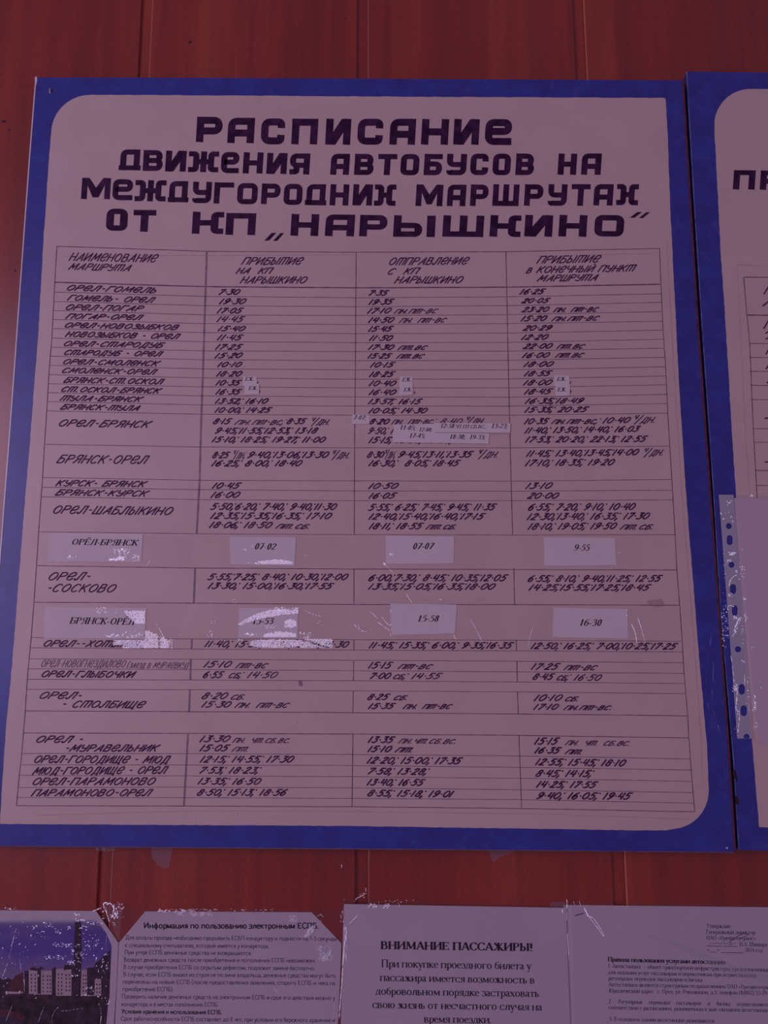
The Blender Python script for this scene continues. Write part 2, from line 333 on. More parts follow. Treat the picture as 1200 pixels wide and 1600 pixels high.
# ------------------------------------------------------------------ serif print font
SF = {
'А': (7.4, 'd0.8,0,3.6,10 D3.7,10,6.6,0 h2,3.4,5.6 S0.8,0 S6.6,0'), 'Б': (6.6, 'I1.4,0,10 h1,9.8,5.6 v5.6,8,10 C1.4,5.6,3.6,5.7,5.5,4.4,5.5,1.5,3.6,.2,1.4,.2'),
'В': (6.8, 'I1.4,0,10 C1.4,9.8,4,9.8,5,7.6,4,5.4,1.4,5.3 C1.4,5.3,4.6,5.2,5.7,2.7,4.4,.3,1.4,.2'), 'Г': (6, 'I1.4,0,10 h1,9.8,5.6 v5.6,7.8,9.9'),
'Д': (7.6, 'd1.6,.3,2.9,9.8 J5.8,0,10 h.5,.2,7.2 v.5,-2,.3 v7.2,-2,.3 h2.2,9.8,6.8'), 'Е': (6.6, 'I1.4,0,10 h1,9.8,5.8 h1,5.1,4.4 h1,.2,6 v5.8,8,9.9 v6,.2,2.2 v4.4,4.2,6'),
'Ё': (6.6, 'I1.4,0,10 h1,9.8,5.8 h1,5.1,4.4 h1,.2,6 v5.8,8,9.9 v6,.2,2.2 v4.4,4.2,6 P2.4,12 P4.6,12'),
'Ж': (9.6, 'I4.8,0,10 d.8,0,4.6,5.2 D8.8,0,5,5.2 D1.2,10,4.4,5 d8.4,10,5.2,5 S.9,0 S8.7,0'), 'З': (5.8, 'C.8,8,1.6,9.7,3,9.9,4.6,8.8,4.4,6.2,2.2,5.4 C2.2,5.3,5,4.9,5.2,2,3.6,.2,1.6,.2,.6,2'),
'И': (8, 'I1.4,0,10 I6.6,0,10 d1.8,1.6,6.2,8.6'), 'Й': (8, 'I1.4,0,10 I6.6,0,10 d1.8,1.6,6.2,8.6 C2.8,12.6,4,11.4,5.2,12.6'),
'К': (7.2, 'I1.4,0,10 d1.6,5,5.6,9.8 D2.8,5.8,6.2,0 S6.3,0 P5.8,9.4'), 'Л': (7.4, 'C.4,.8,1.2,.3,2,2,2.8,9.8 h2.4,9.8,6.8 I6,0,10'),
'М': (9.4, 'd1.1,0,1.6,10 D1.7,10,4.6,1 d4.7,1,7.9,10 J7.9,0,10 S1.1,0 S7.9,0'), 'Н': (8, 'I1.4,0,10 I6.6,0,10 h1.4,5,6.6'), 'О': (7.6, 'O3.8,5,3,4.9'),
'П': (8, 'I1.4,0,10 I6.6,0,10 h1.4,9.8,6.6'), 'Р': (6.4, 'I1.4,0,10 C1.4,9.8,4,9.8,5.3,7.4,4,5,1.4,4.9'), 'С': (7, 'C6.2,7.6,5.4,9.4,3.6,9.9,1.4,8,.9,5,1.5,1.8,3.8,.1,5.6,.8,6.4,2.4 v6.2,7.4,9.8'),
'Т': (6.8, 'I3.4,0,10 h.5,9.8,6.3 v.5,7.8,9.8 v6.3,7.8,9.8'), 'У': (7.2, 'D1,10,4,3.8 d6.2,10,3.2,1.4 C3.2,1.4,2.4,.1,1.2,.7 S1,10 S6.2,10'), 'Х': (7, 'D1,10,6,0 d1,0,5.8,10 S1,0 S6,0 S1,10 S6,10'),
'Ф': (8, 'I4,0,10 O4,5,3.1,3'), 'Ц': (8, 'I1.4,0,10 I6.4,0,10 h1.4,.2,7.4 v7.4,-2,.3'), 'Ч': (7, 'C1.3,10,1.3,6.4,3,4.9,5.6,5.6 I5.6,0,10 S1.3,10'),
'Ш': (9.8, 'I1.4,0,10 I4.9,0,10 I8.4,0,10 h1.4,.2,8.4'), 'Щ': (10, 'I1.4,0,10 I4.9,0,10 I8.4,0,10 h1.4,.2,9.4 v9.4,-2,.3'),
'Ь': (6.2, 'I1.4,0,10 C1.4,5.6,3.8,5.6,5.1,3,3.8,.2,1.4,.2'), 'Ъ': (7, 'I2.4,0,10 h.6,9.8,2.4 C2.4,5.6,4.8,5.6,6.1,3,4.8,.2,2.4,.2'), 'Ы': (8.8, 'I1.4,0,10 C1.4,5.6,3.6,5.6,4.8,3,3.6,.2,1.4,.2 I7.4,0,10'),
'Э': (6.6, 'C.8,8,1.8,9.8,4,9.6,5.6,7.4,5.7,3,4.2,.4,2,.2,.7,2 h2.2,5,5.6'), 'Ю': (9.8, 'I1.4,0,10 h1.4,5,3.4 O6.3,5,2.8,4.9'), 'Я': (6.8, 'I5.4,0,10 C5.4,9.8,3,9.8,1.4,7.4,3,5.2,5.4,5.1 d3.6,5,1.2,0 S1.2,0'),
'а': (4.8, 'C.8,5.2,1.6,6.4,3,6.2,3.5,4.8,3.5,1,4,.2,4.8,.5 C3.5,4,1.6,3.2,.8,1.8,1.4,.3,2.6,.4,3.5,1.4'), 'е': (4.8, 'C.9,3.8,4.1,3.9,4,5.4,2.6,6.4,1.1,5.4,.7,3.2,1.3,1,2.8,.2,4.2,1.2'),
'р': (5.4, 'J1.4,-3,6.4 S1.4,-3 C1.4,5.2,2.6,6.4,4.4,5.6,4.8,3.3,4.2,.8,2.8,.1,1.4,1'), 'у': (5.2, 'D.9,6.4,2.8,.8 d4.5,6.4,2.2,-2.4 C2.2,-2.4,1.6,-3.2,.6,-2.6 S.9,6.4 S4.5,6.4'),
'б': (5.2, 'C4.6,9.8,4,9,1.6,8.2,.9,5,.9,2,2.6,.2,4.3,1.4,4.4,4.2,3,6,1.2,4.8'), 'ф': (7, 'J3.5,-3,9.8 O3.5,3.2,2.7,3.1'),
'0': (5.4, 'O2.7,5,1.9,4.9'), '1': (5.4, 'J2.8,0,10 d1.4,8.4,2.8,9.6 S2.8,0'), '2': (5.4, 'C.8,7.6,1.6,9.6,3.4,9.6,4.4,7.6,3.6,4.8,.6,.5 H.6,.5,4.8'),
'3': (5.4, 'C.8,8.2,2.2,9.8,4,9,3.9,6.6,2,5.4 C2,5.4,4.3,5,4.5,2.2,3,.2,.6,.7'), '4': (5.4, 'd3.6,10,.4,3.2 H.4,3.2,5.2 J3.7,0,10'), '5': (5.4, 'H1.6,9.4,4.8 d1.6,9.6,1.2,5.8 C1.2,5.8,3.2,6.2,4.5,4.2,4,1,2.2,.1,.6,.7'),
'6': (5.4, 'C4.6,9.8,2,8.6,.9,5,1.1,1.6,2.8,.2,4.4,1.6,4.4,4.4,3,5.9,1.1,4.4'), '7': (5.4, 'H.8,9.4,5 D4.8,9.4,2,0'), '8': (5.4, 'O2.7,7.6,1.6,2.2 O2.7,2.7,1.9,2.6'), '9': (5.4, 'C.8,.2,3.4,1.4,4.5,5,4.3,8.4,2.6,9.8,1,8.4,1,5.6,2.4,4.1,4.3,5.6'),
'-': (3.6, 'H.5,3.4,3.1'), '.': (2.6, 'P1,.6'), ',': (2.6, 'P1,.6 d1.3,.6,.7,-2'), ';': (3, 'P1.2,5.6 P1.2,.6 d1.5,.6,.9,-2'), ':': (3, 'P1.2,5.6 P1.2,.6'), '!': (3.4, 'J1.6,3.2,10 P1.6,.6'),
'(': (3.4, 'C2.8,10.4,1,7,1,1.4,2.8,-2.4'), ')': (3.4, 'C.6,10.4,2.4,7,2.4,1.4,.6,-2.4'), '«': (5, 'd2.2,5.6,.6,3.2 d.6,3.2,2.2,.8 d4.2,5.6,2.6,3.2 d2.6,3.2,4.2,.8'), '»': (5, 'd.8,5.6,2.4,3.2 d2.4,3.2,.8,.8 d2.8,5.6,4.4,3.2 d4.4,3.2,2.8,.8'),
'_': (5, 'H-.2,-1.6,5.2'), ' ': (2.9, ''),
}
def serif(text, x0, x1, y0, y1, h, off, parent, name, mat='toner', bold=False, slant=0.0, plain=False):
    TK, TN = (1.95, 0.85) if bold else (1.35, 0.62)
    if bold and slant: TK, TN = 1.55, 0.68
    if plain: TK = TN = 1.55 if bold else 1.0
    els = []; cx = 0.0
    for ch in text:
        k = ky = 1.0; g = ch
        if ch not in SF:
            g = ch.upper(); k = 0.80; ky = 0.66
        wdt, cmds = SF[g]
        tk = TK
        def pt(x, y): return (cx + x * k + slant * y * ky, y * ky)
        for c in cmds.split():
            t, a = c[0], [float(v) for v in c[1:].split(',')]
            if t in 'IJ':
                els.append(([pt(a[0], a[1]), pt(a[0], a[2])], tk, tk, 0))
                if t == 'I' and not plain:
                    for yy in (a[1] + (0.25 / ky), a[2] - (0.25 / ky)):
                        p = pt(a[0], yy); els.append(([(p[0] - 1.45 * k, p[1]), (p[0] + 1.45 * k, p[1])], TN, TN, 0))
            elif t == 'v' and (not plain or min(a[1:]) < 0): els.append(([pt(a[0], a[1]), pt(a[0], a[2])], TN, TN, 0))
            elif t == 'v': continue
            elif t in 'hH':
                q = TN if t == 'h' else TN * 1.5
                y = min(max(a[1], q / 2 / ky), 10 - q / 2 / ky) if a[1] > 0 else a[1]
                els.append(([pt(a[0], y), pt(a[2], y)], q, q, 0))
            elif t in 'Dd':
                q = tk if t == 'D' else TN * 1.15
                els.append(([pt(a[0], a[1]), pt(a[2], a[3])], q, q, 0))
            elif t == 'S':
                if plain: continue
                p = pt(a[0], a[1]); y = p[1] + (TN / 2 if a[1] <= 1 else -TN / 2)
                els.append(([(p[0] - 1.3 * k, y), (p[0] + 1.3 * k, y)], TN, TN, 0))
            elif t == 'P':
                p = pt(a[0], a[1]); q = 1.5 if bold else 1.25
                els.append(([(p[0] - q / 2, p[1]), (p[0] + q / 2, p[1])], q, q, 0))
            elif t == 'C':
                pts = [pt(a[i], a[i + 1]) for i in range(0, len(a), 2)]
                els.append((smooth(pts, False, 3), tk * 0.95, TN, 0))
            elif t == 'O':
                els.append(([pt(a[0] + (a[2] - tk * 0.25) * math.cos(i * math.pi / 7), a[1] + a[3] * math.sin(i * math.pi / 7)) for i in range(15)], tk, TN, 1))
        cx += wdt * k
    mn = min(p[0] for e in els for p in e[0]) - TK * 0.4; mx = max(p[0] for e in els for p in e[0]) + TK * 0.4
    sx = (x1 - x0) / (mx - mn); sy = h / 10.0
    mb = MB()
    for pts, a, b, cl in els:
        px = []
        for x, y in pts:
            X = x0 + (x - mn) * sx; t = (X - x0) / max(1, x1 - x0)
            px.append((X, y0 + (y1 - y0) * t - y * sy))
        ribbon(mb, px, max(a * sx, 0.45), max(b * sy, 0.45), off, 0, bool(cl))
    return mb.build(name, M[mat], parent)

def sans(text, x0, x1, y0, y1, h, off, parent, name, mat='toner', bold=False):
    return serif(text, x0, x1, y0, y1, h, off, parent, name, mat, bold, 0.0, True)

# ------------------------------------------------------------------ block heading font (u,v in 0..1 between stroke centre lines)
BK = {
'Р': 'R0,0 0,1 1,1o 1,.42o 0,.42', 'А': 'R0,0 0,1o 1,1 1,0|R0,.36 1,.36', 'С': 'R1,.68 1,1o 0,1o 0,0o 1,0o 1,.32', 'П': 'R0,0 0,1 1,1 1,0',
'И': 'R0,0 0,1|R1,0 1,1|Q.22,0 .40,0 .80,.62 .80,1 .62,1 .22,.38', 'Н': 'R0,0 0,1|R1,0 1,1|R0,.5 1,.5', 'Е': 'R0,.53 1,.53o 1,1o 0,1o 0,0o 1,0',
'Д': 'R.08,0 .08,1o .92,1 .92,0|Q0,0 1,0 1,.24 0,.24', 'В': 'R0,0 0,1|R0,1 .96,1o .96,.5o 0,.5|R0,.5 1,.5o 1,0o 0,0',
'Ж': 'R.5,0 .5,1|R.2,.5 .8,.5|R0,1 .19,1o .19,0o 0,0|R1,1 .81,1o .81,0o 1,0', 'Я': 'R1,0 1,1 0,1o 0,.42o 1,.42|R0,0 .28,0o .28,.42',
'Т': 'R0,1 1,1|R.5,0 .5,1', 'О': 'R.49,0 0,0o 0,1o 1,1o 1,0o .488,0', 'Б': 'R1,1 0,1 0,0 1,0o 1,.54o 0,.54', 'У': 'R0,1 0,.5o 1,.5|R1,1 1,0o 0,0o 0,.14',
'М': 'R0,0 0,1|R1,0 1,1|Q.08,1 .26,1 .50,.55 .74,1 .92,1 .60,.08 .40,.08', 'Г': 'R0,0 0,1 1,1', 'Х': 'R.3,.5 .7,.5|R0,1 .24,1o .24,0o 0,0|R1,1 .76,1o .76,0o 1,0',
'Ш': 'R0,1 0,0 1,0 1,1|R.5,0 .5,1', 'К': 'R0,0 0,1|R0,.5 .72,.5|R1,1 .78,1o .78,0o 1,0', 'Ь': 'R0,1 0,0 1,0o 1,.54o 0,.54', 'I': 'Q0,0 1,0 1,1 0,1',
'"': 'Q0,0 .24,0 .58,1 .34,1|Q.46,0 .68,0 1,1 .78,1',
}
def block(chars, *a):
    words = [[chars[0]]]
    for c in chars[1:]:
        (words.append([c]) if c[1] - words[-1][-1][2] > 13 or c[0] == '"' or words[-1][-1][0] == '"' else words[-1].append(c))
    for wd_ in words: block_word(wd_, *a)
def block_word(chars, ta, tb, ba, bb, xa, xb, tx, ty, off, parent, name, mat='heading_ink'):
    """chars: (glyph, x0, x1[, top, bottom]); top runs ta->tb and bottom ba->bb from x=xa to x=xb"""
    mb = MB()
    for c in chars:
        g, x0, x1 = c[:3]
        m = (x0 + x1) / 2; t = (m - xa) / (xb - xa)
        top, bot = (c[3], c[4]) if len(c) > 3 else (ta + (tb - ta) * t, ba + (bb - ba) * t)
        lean = 1.6
        sl = (tb - ta) / (xb - xa)
        def F(u, v):   # full box
            X = x0 + u * (x1 - x0); return (X + lean * (v - .5), bot - v * (bot - top) + sl * (X - m))
        def Gc(u, v):  # centre-line box
            X = x0 + tx / 2 + u * (x1 - x0 - tx); Y = bot - ty / 2 - v * (bot - top - ty)
            return (X + lean * (v - .5), Y + sl * (X - m))
        for s in BK[g].split('|'):
            if s[0] == 'Q':
                pts = [F(*map(float, p.split(','))) for p in s[1:].split()]
                pts = [(x + random.uniform(-.3, .3), y + random.uniform(-.3, .3)) for x, y in pts]
                flat(mb, pts, off); continue
            raw = s[1:].split(); P0 = []
            for p in raw:
                r = p.endswith('o'); u, v = map(float, p.rstrip('o').split(',')); P0.append((Gc(u, v), r))
            n = len(P0); k = 0
            # split at sharp vertices; rounded vertices become quarter arcs
            cur = [P0[0][0]]; runs = []
            rr = min(tx, ty) * 0.78
            for i in range(1, n):
                (x, y), r = P0[i]
                if r and i < n - 1:
                    (ax, ay), (bx, by) = P0[i - 1][0], P0[i + 1][0]
                    la, lb = math.hypot(ax - x, ay - y), math.hypot(bx - x, by - y)
                    q = min(rr, la * .5, lb * .5)
                    p1 = (x + (ax - x) / la * q, y + (ay - y) / la * q); p2 = (x + (bx - x) / lb * q, y + (by - y) / lb * q)
                    for j in range(6):
                        t = j / 5; cur.append(((1 - t) ** 2 * p1[0] + 2 * t * (1 - t) * x + t * t * p2[0], (1 - t) ** 2 * p1[1] + 2 * t * (1 - t) * y + t * t * p2[1]))
                elif i < n - 1:
                    cur.append((x, y)); runs.append(cur); cur = [(x, y)]
                else: cur.append((x, y))
            runs.append(cur)
            for q in runs:
                hor = lambda a, b: abs(a[0] - b[0]) > abs(a[1] - b[1])
                def e(a, b):
                    l = math.hypot(a[0] - b[0], a[1] - b[1]) or 1; x = (tx if hor(a, b) else ty) / 2
                    return (a[0] + (a[0] - b[0]) / l * x, a[1] + (a[1] - b[1]) / l * x)
                full = lambda s_: s_.rstrip('o') in ('0,0', '0,1', '1,0', '1,1', '.5,0', '.5,1', '.08,0', '.92,0')
                q0 = e(q[0], q[1]) if (q is not runs[0] or full(raw[0])) else q[0]
                q1 = e(q[-1], q[-2]) if (q is not runs[-1] or full(raw[-1])) else q[-1]
                q[0], q[-1] = q0, q1
                ribbon(mb, q, tx, ty, off)
    return mb.build(name, M[mat], parent)

# ------------------------------------------------------------------ film creases that catch the window
def halfway(p): return ((CAM - p).normalized() + (WIN - p).normalized()).normalized()
def fleck(mb, x, y, off, ln, wd, ang, jit=0.10):
    c = P(x, y, off); s = (P(x + 1, y, off) - c).length
    n = halfway(c)
    n = (n + Vector([random.uniform(-jit, jit) for _ in range(3)])).normalized()
    d = Vector((math.cos(ang), 0, math.sin(ang))); u = (d - n * d.dot(n)).normalized(); v = n.cross(u)
    k = random.choice((4, 5, 6)); pts = []
    for i in range(k):
        a = 2 * math.pi * (i + random.uniform(-.3, .3)) / k
        pts.append(c + u * (math.cos(a) * ln * s / 2) + v * (math.sin(a) * wd * s / 2))
    mb.add(pts, [tuple(range(k))])
def glare_facet(mb, x, y, off, w_, h_):
    c = P(x, y, off); s = (P(x + 1, y, off) - c).length
    n = (halfway(c) + Vector([random.uniform(-.045, .045) for _ in range(3)])).normalized()
    u = (Vector((1, 0, 0)) - n * n.x).normalized(); v = n.cross(u)
    mb.add([c + u * (i * w_ * s / 2) + v * (j * h_ * s / 2) for i, j in ((-1, -1), (1, -1), (1, 1), (-1, 1))], [(0, 1, 2, 3)])
def scatter(mb, off, box, n, size=(1.2, 4), asp=(0.25, 0.8), ang=(-40, 60), jit=0.1, inside=None):
    if n > 80:      # a solid glare patch: made of added facets, each turned to reflect the window
        y = box[1]; ex = (box[0] + box[2]) / 2; ey = (box[1] + box[3]) / 2
        if inside is None: inside = lambda a, b: (abs(a - ex) / (box[2] - box[0]) * 2) ** 3 + (abs(b - ey) / (box[3] - box[1]) * 2) ** 3 < 1
        while y < box[3]:
            x = box[0] + random.uniform(-1, 0)
            while x < box[2]:
                if (inside is None or inside(x + random.uniform(-1.2, 1.2), y + random.uniform(-.7, .7))) and random.random() < .93:
                    glare_facet(mb, x, y, off, 1.75, 1.3)
                x += 1.7
            y += 1.25
        return
    for _ in range(n):
        for _t in range(40):
            x, y = random.uniform(box[0], box[2]), random.uniform(box[1], box[3])
            if inside is None or inside(x, y): break
        l = random.uniform(*size); fleck(mb, x, y, off + random.uniform(0, .0002), l, l * random.uniform(*asp), math.radians(random.uniform(*ang)), jit)
def streak(mb, off, pts, wd, jit=0.06, gap=0.0):
    """a fold line: short facets following a curve, each leaning towards the window"""
    q = smooth(pts, False, 5)
    for a, b in zip(q, q[1:]):
        if random.random() < gap: continue
        l = math.hypot(b[0] - a[0], b[1] - a[1])
        fleck(mb, (a[0] + b[0]) / 2, (a[1] + b[1]) / 2, off, l * 1.7, wd * random.uniform(.6, 1.3), math.atan2(-(b[1] - a[1]), b[0] - a[0]), jit)
def film_patch(name, px, off, mat, n=(14, 8), amp=0.00025, parent=None, seed=1):
    """a gently rippled film over a four-cornered area (corners TL TR BR BL in pixels)"""
    rnd = random.Random(seed); mb = MB(); nx, ny = n
    tl, tr, br, bl = px; V = []
    ph = [rnd.uniform(0, 6) for _ in range(4)]
    for j in range(ny + 1):
        for i in range(nx + 1):
            u, v = i / nx, j / ny
            x = (1 - v) * ((1 - u) * tl[0] + u * tr[0]) + v * ((1 - u) * bl[0] + u * br[0])
            y = (1 - v) * ((1 - u) * tl[1] + u * tr[1]) + v * ((1 - u) * bl[1] + u * br[1])
            z = amp * (0.5 + 0.25 * math.sin(u * 9 + ph[0] + v * 3) + 0.25 * math.sin(v * 7 + ph[1] + u * 4))
            V.append(P(x, y, off + z))
    F = [(j * (nx + 1) + i, (j + 1) * (nx + 1) + i, (j + 1) * (nx + 1) + i + 1, j * (nx + 1) + i + 1) for j in range(ny) for i in range(nx)]
    mb.add(V, F)
    return mb.build(name, M[mat], parent, True)

# ================================================================== the wall of wooden panels
wall = MB()
wx0, wx1, wz0, wz1 = -1.5, 1.5, 0.35, 2.75
wall.add([(wx0, .004, wz0), (wx1, .004, wz0), (wx1, .004, wz1), (wx0, .004, wz1), (wx0, .03, wz0), (wx1, .03, wz0), (wx1, .03, wz1), (wx0, .03, wz1)],
         [(0, 1, 2, 3), (5, 4, 7, 6), (1, 5, 6, 2), (4, 0, 3, 7), (3, 2, 6, 7), (4, 5, 1, 0)])
wall_o = wall.build('wall_back', M['wood'])
tag(wall_o, 'wall of upright reddish brown wood panels behind the boards', None, None, 'structure')
def groove_x(xt, yt, xb, yb): return (P(xt, yt).x + P(xb, yb).x) / 2
G = [groove_x(222, 10, 152, 1345), groove_x(559, 10, 552.5, 1345), groove_x(897.5, 10, 953, 1345)]
gw = P(171.5, 1345).x - P(152, 1345).x
pitch = (G[2] - G[0]) / 2
edges = [G[0] + pitch * k for k in range(-5, 7)]
for a, b in zip(edges, edges[1:]):
    x0, x1 = a + gw, b           # panel from the far side of one groove to the next
    if x0 < wx0 - .3 or x1 > wx1 + .3: continue
    z0, z1 = wz0 + .002, wz1 - .002; bv = 0.0022
    mb = MB()
    prof = [(x0, .004), (x0, .0021), (x0 + .0002, .0013), (x0 + .0006, .0006), (x0 + .0013, .0002), (x0 + bv, 0.0), (x1 - .0006, 0.0), (x1, .0006), (x1, .004)]
    n = len(prof)
    mb.add([(x, y, z0) for x, y in prof] + [(x, y, z1) for x, y in prof],
           [(i, i + 1, n + i + 1, n + i) for i in range(n - 1)] + [tuple(range(n))[::-1], tuple(range(n, 2 * n))])
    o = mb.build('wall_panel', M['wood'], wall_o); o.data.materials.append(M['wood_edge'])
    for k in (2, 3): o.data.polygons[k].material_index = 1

# small dark marks and knots in the wood
for k, (x, y, r) in enumerate([(24, 423, 2.4), (297, 66, 3.0), (6, 190, 3.5), (14, 203, 2.2), (540, 29, 1.6)]):
    mb = MB(); flat(mb, [(x + r * random.uniform(.7, 1.5) * math.cos(a), y + r * .6 * random.uniform(.7, 1.2) * math.sin(a)) for a in [i * math.pi / 4 for i in range(8)]], 0.00008)
    mb.build('knot', M['dark'], wall_o)

# ================================================================== timetable board
root = MB()
B1 = [(56, 121), (300, 121.5), (1068, 125.5), (1091, 500), (1110, 760), (1139, 1160), (1150, 1331.5), (560, 1326), (-33, 1321.5)]
slab(root, B1, 0.0004, BF)
board = root.build('timetable_board', M['blue'])
tag(board, 'large blue-framed bus timetable board fully in view, with hand-lettered rows of times', 'notice board', 'blue-framed painted boards on the wood wall')
# pale field with two rounded corners
def jag(pts, amp, step=7): 
    out = []
    for a, b in zip(pts, pts[1:]):
        l = math.hypot(b[0] - a[0], b[1] - a[1]); k = max(1, int(l / step))
        for j in range(k):
            t = j / k; o = random.uniform(-amp, amp) if j else 0
            out.append((a[0] + (b[0] - a[0]) * t + (b[1] - a[1]) / l * o, a[1] + (b[1] - a[1]) * t - (b[0] - a[0]) / l * o))
    return out + [pts[-1]]
fld = (jag([(145, 148), (400, 149.5), (700, 151.5), (1038, 153)], .35) + jag([(1040, 155), (1043, 205), (1047, 320), (1061, 600), (1071, 760), (1091, 1010), (1105, 1170), (1107, 1225)], .35)
       + arc(1050, 1235, 57.5, 60, 0, -80, 9) + jag([(1040, 1297.5), (1000, 1297.5), (540, 1290.5), (2, 1287.5)], .35)
       + jag([(0, 1287), (4, 1215), (9, 1140), (17, 1060), (24, 975), (35, 830), (46, 700), (60, 520), (67, 390), (77, 240), (80, 208)], .35)
       + arc(142, 208, 62, 60, 178, 100, 9))
mb = MB(); slab(mb, fld, BF - .0001, PF)
field = mb.build('painted_field', M['field'], board)
tag(field, 'cream field with rounded upper left and lower right corners')
# worn bright left edge, brown worn right edge, pale lower edge
def edge_strip(pts, w, off0, off1, name, mat, parent, dx=1, dy=0):
    mb = MB()
    for a, b in zip(pts, pts[1:]):
        q = [P(a[0], a[1], off1), P(b[0], b[1], off1), P(b[0] - w * dx, b[1] - w * dy, off0), P(a[0] - w * dx, a[1] - w * dy, off0)]
        mb.add(q, [(0, 1, 2, 3)])
    return mb.build(name, M[mat], parent)
LE = [(57.2, 119.5), (56.6, 127), (54.6, 150), (46.8, 250), (35.9, 400), (29.5, 490), (22.5, 588), (14.2, 700), (6.4, 800), (0.8, 875), (-8, 990), (-20, 1150), (-33, 1320)]
edge_strip(LE, 1.9, BF + .00012, BF + .00034, 'worn_edge', 'white_edge', board)
edge_strip([(-33, 1321.2), (560, 1325.8), (900, 1328.6), (1146, 1331)], -1.3, BF - .001, BF + .0001, 'worn_edge', 'scuffed', board, 0, 1)
mb = MB(); slab(mb, [(54.2, 121), (57.5, 119.6), (58, 126), (56.5, 133), (54.6, 130)], BF - .002, BF + .0004); mb.build('chipped_corner', M['white_edge'], board)
edge_strip([(1068.6, 125.5), (1091.6, 500), (1110.6, 760), (1139.6, 1160), (1150.3, 1331)], 3.4, BF + .00005, BF + .0001, 'worn_edge', 'brown_edge', board)
# nail and fixings
def disc(name, x, y, r, off, mat, parent, th=.0006):
    mb = MB(); slab(mb, [(x + r * math.cos(i * math.pi / 5), y + r * math.sin(i * math.pi / 5)) for i in range(10)], off, off + th)
    return mb.build(name, M[mat], parent)
disc('nail', 80.5, 141, 2.0, BF - .0001, 'dark', board)
disc('nail', 1136, 1325, 1.6, BF - .0001, 'white_edge', board)
mb = MB(); slab(mb, [(77, 139), (79, 138), (78.5, 146), (76.5, 145)], BF - .0001, BF + .0002); mb.build('rust_mark', M['stain'], board)

# ---- heading
block([('Р', 307, 347.5, 182.5, 222), ('А', 356, 397.5, 184, 223.5), ('С', 408, 445, 185, 225.5), ('П', 456, 496.5, 185.5, 225.5), ('И', 509, 548, 185.5, 226), ('С', 558.7, 598.4, 185.5, 226), ('А', 609.3, 649.3, 185.5, 226), ('Н', 658.7, 700.8, 186, 226), ('И', 709, 748.7, 186, 226), ('Е', 758, 799.7, 186, 226.5)],
      183, 186, 222, 226.5, 307, 800, 11.5, 11, INK, board, 'heading_word')
block([('Д', 186, 220.5, 233.5, 266), ('В', 223.7, 254.5, 234.5, 267), ('И', 258.7, 291, 235.5, 268), ('Ж', 294.5, 341.7, 236.5, 269), ('Е', 345.5, 373.7, 237.5, 270.5), ('Н', 380, 411, 238, 271), ('И', 416.8, 448.5, 239, 271.8), ('Я', 452.8, 484, 239.7, 272.5), ('А', 516.8, 546, 240.2, 273), ('В', 554, 584, 240.4, 273.3), ('Т', 590.4, 620, 240.6, 273.5), ('О', 626, 655, 240.6, 273.7), ('Б', 662.7, 691, 240.6, 273.7), ('У', 698, 729, 240.4, 273.6), ('С', 735, 763, 240, 273.6), ('О', 770, 798, 240, 273.6), ('В', 806, 834.6, 240, 273.5), ('Н', 872, 901, 240, 273), ('А', 908.8, 939.4, 239.7, 273)],
      234, 240, 267, 273, 186, 940, 9.5, 8, INK, board, 'heading_word')
block([('М', 127.5, 172.5, 278, 311), ('Е', 176, 207.5, 280, 312.7), ('Ж', 211, 259.5, 281.5, 314.5), ('Д', 262.5, 295, 283, 316), ('У', 301, 330.5, 284, 317.3), ('Г', 334.5, 365, 285, 318), ('О', 370.7, 402.5, 286, 319), ('Р', 408.5, 438, 286.8, 319), ('О', 443.5, 472.5, 287.2, 320), ('Д', 477, 510.4, 287.8, 320.5), ('Н', 515.7, 545, 288, 321), ('И', 551.5, 582, 288, 321), ('Х', 585, 618.7, 288.2, 321.5), ('М', 650, 692, 288.5, 322), ('А', 699, 728, 288.5, 322), ('Р', 735, 763, 288.3, 321.8), ('Ш', 770, 811, 288, 321.8), ('Р', 819.5, 848.7, 288, 321.5), ('У', 856.4, 886, 287.8, 321.5), ('Т', 892.6, 922, 287.7, 321.5), ('А', 928, 958, 287.7, 321), ('Х', 963.5, 997.5, 287.7, 320.5)],
      280, 288, 312, 321, 127, 997, 9, 8, INK, board, 'heading_word')
block([('О', 166, 199.5, 326, 360.5), ('Т', 208, 243.5, 328, 362), ('К', 300.5, 349.5, 331, 365.3), ('П', 353, 399.5, 333, 367), ('"', 414, 443.5, 364, 376), ('Н', 454.7, 498, 334.5, 368.5), ('А', 508.5, 554, 335.2, 369), ('Р', 562, 605, 336, 369.3), ('Ь', 615, 660, 336.5, 370), ('I', 667, 680, 337, 370.5), ('Ш', 692, 755.8, 336.7, 370), ('К', 765.7, 814, 336.3, 370), ('И', 820, 863.5, 336, 369.7), ('Н', 873.4, 917, 336, 369.7), ('О', 929, 975, 336, 369.5), ('"', 984.7, 1015.3, 331.5, 340.3)],
      327, 336, 361, 369.6, 166, 1015, 12, 8.5, INK, board, 'heading_word')

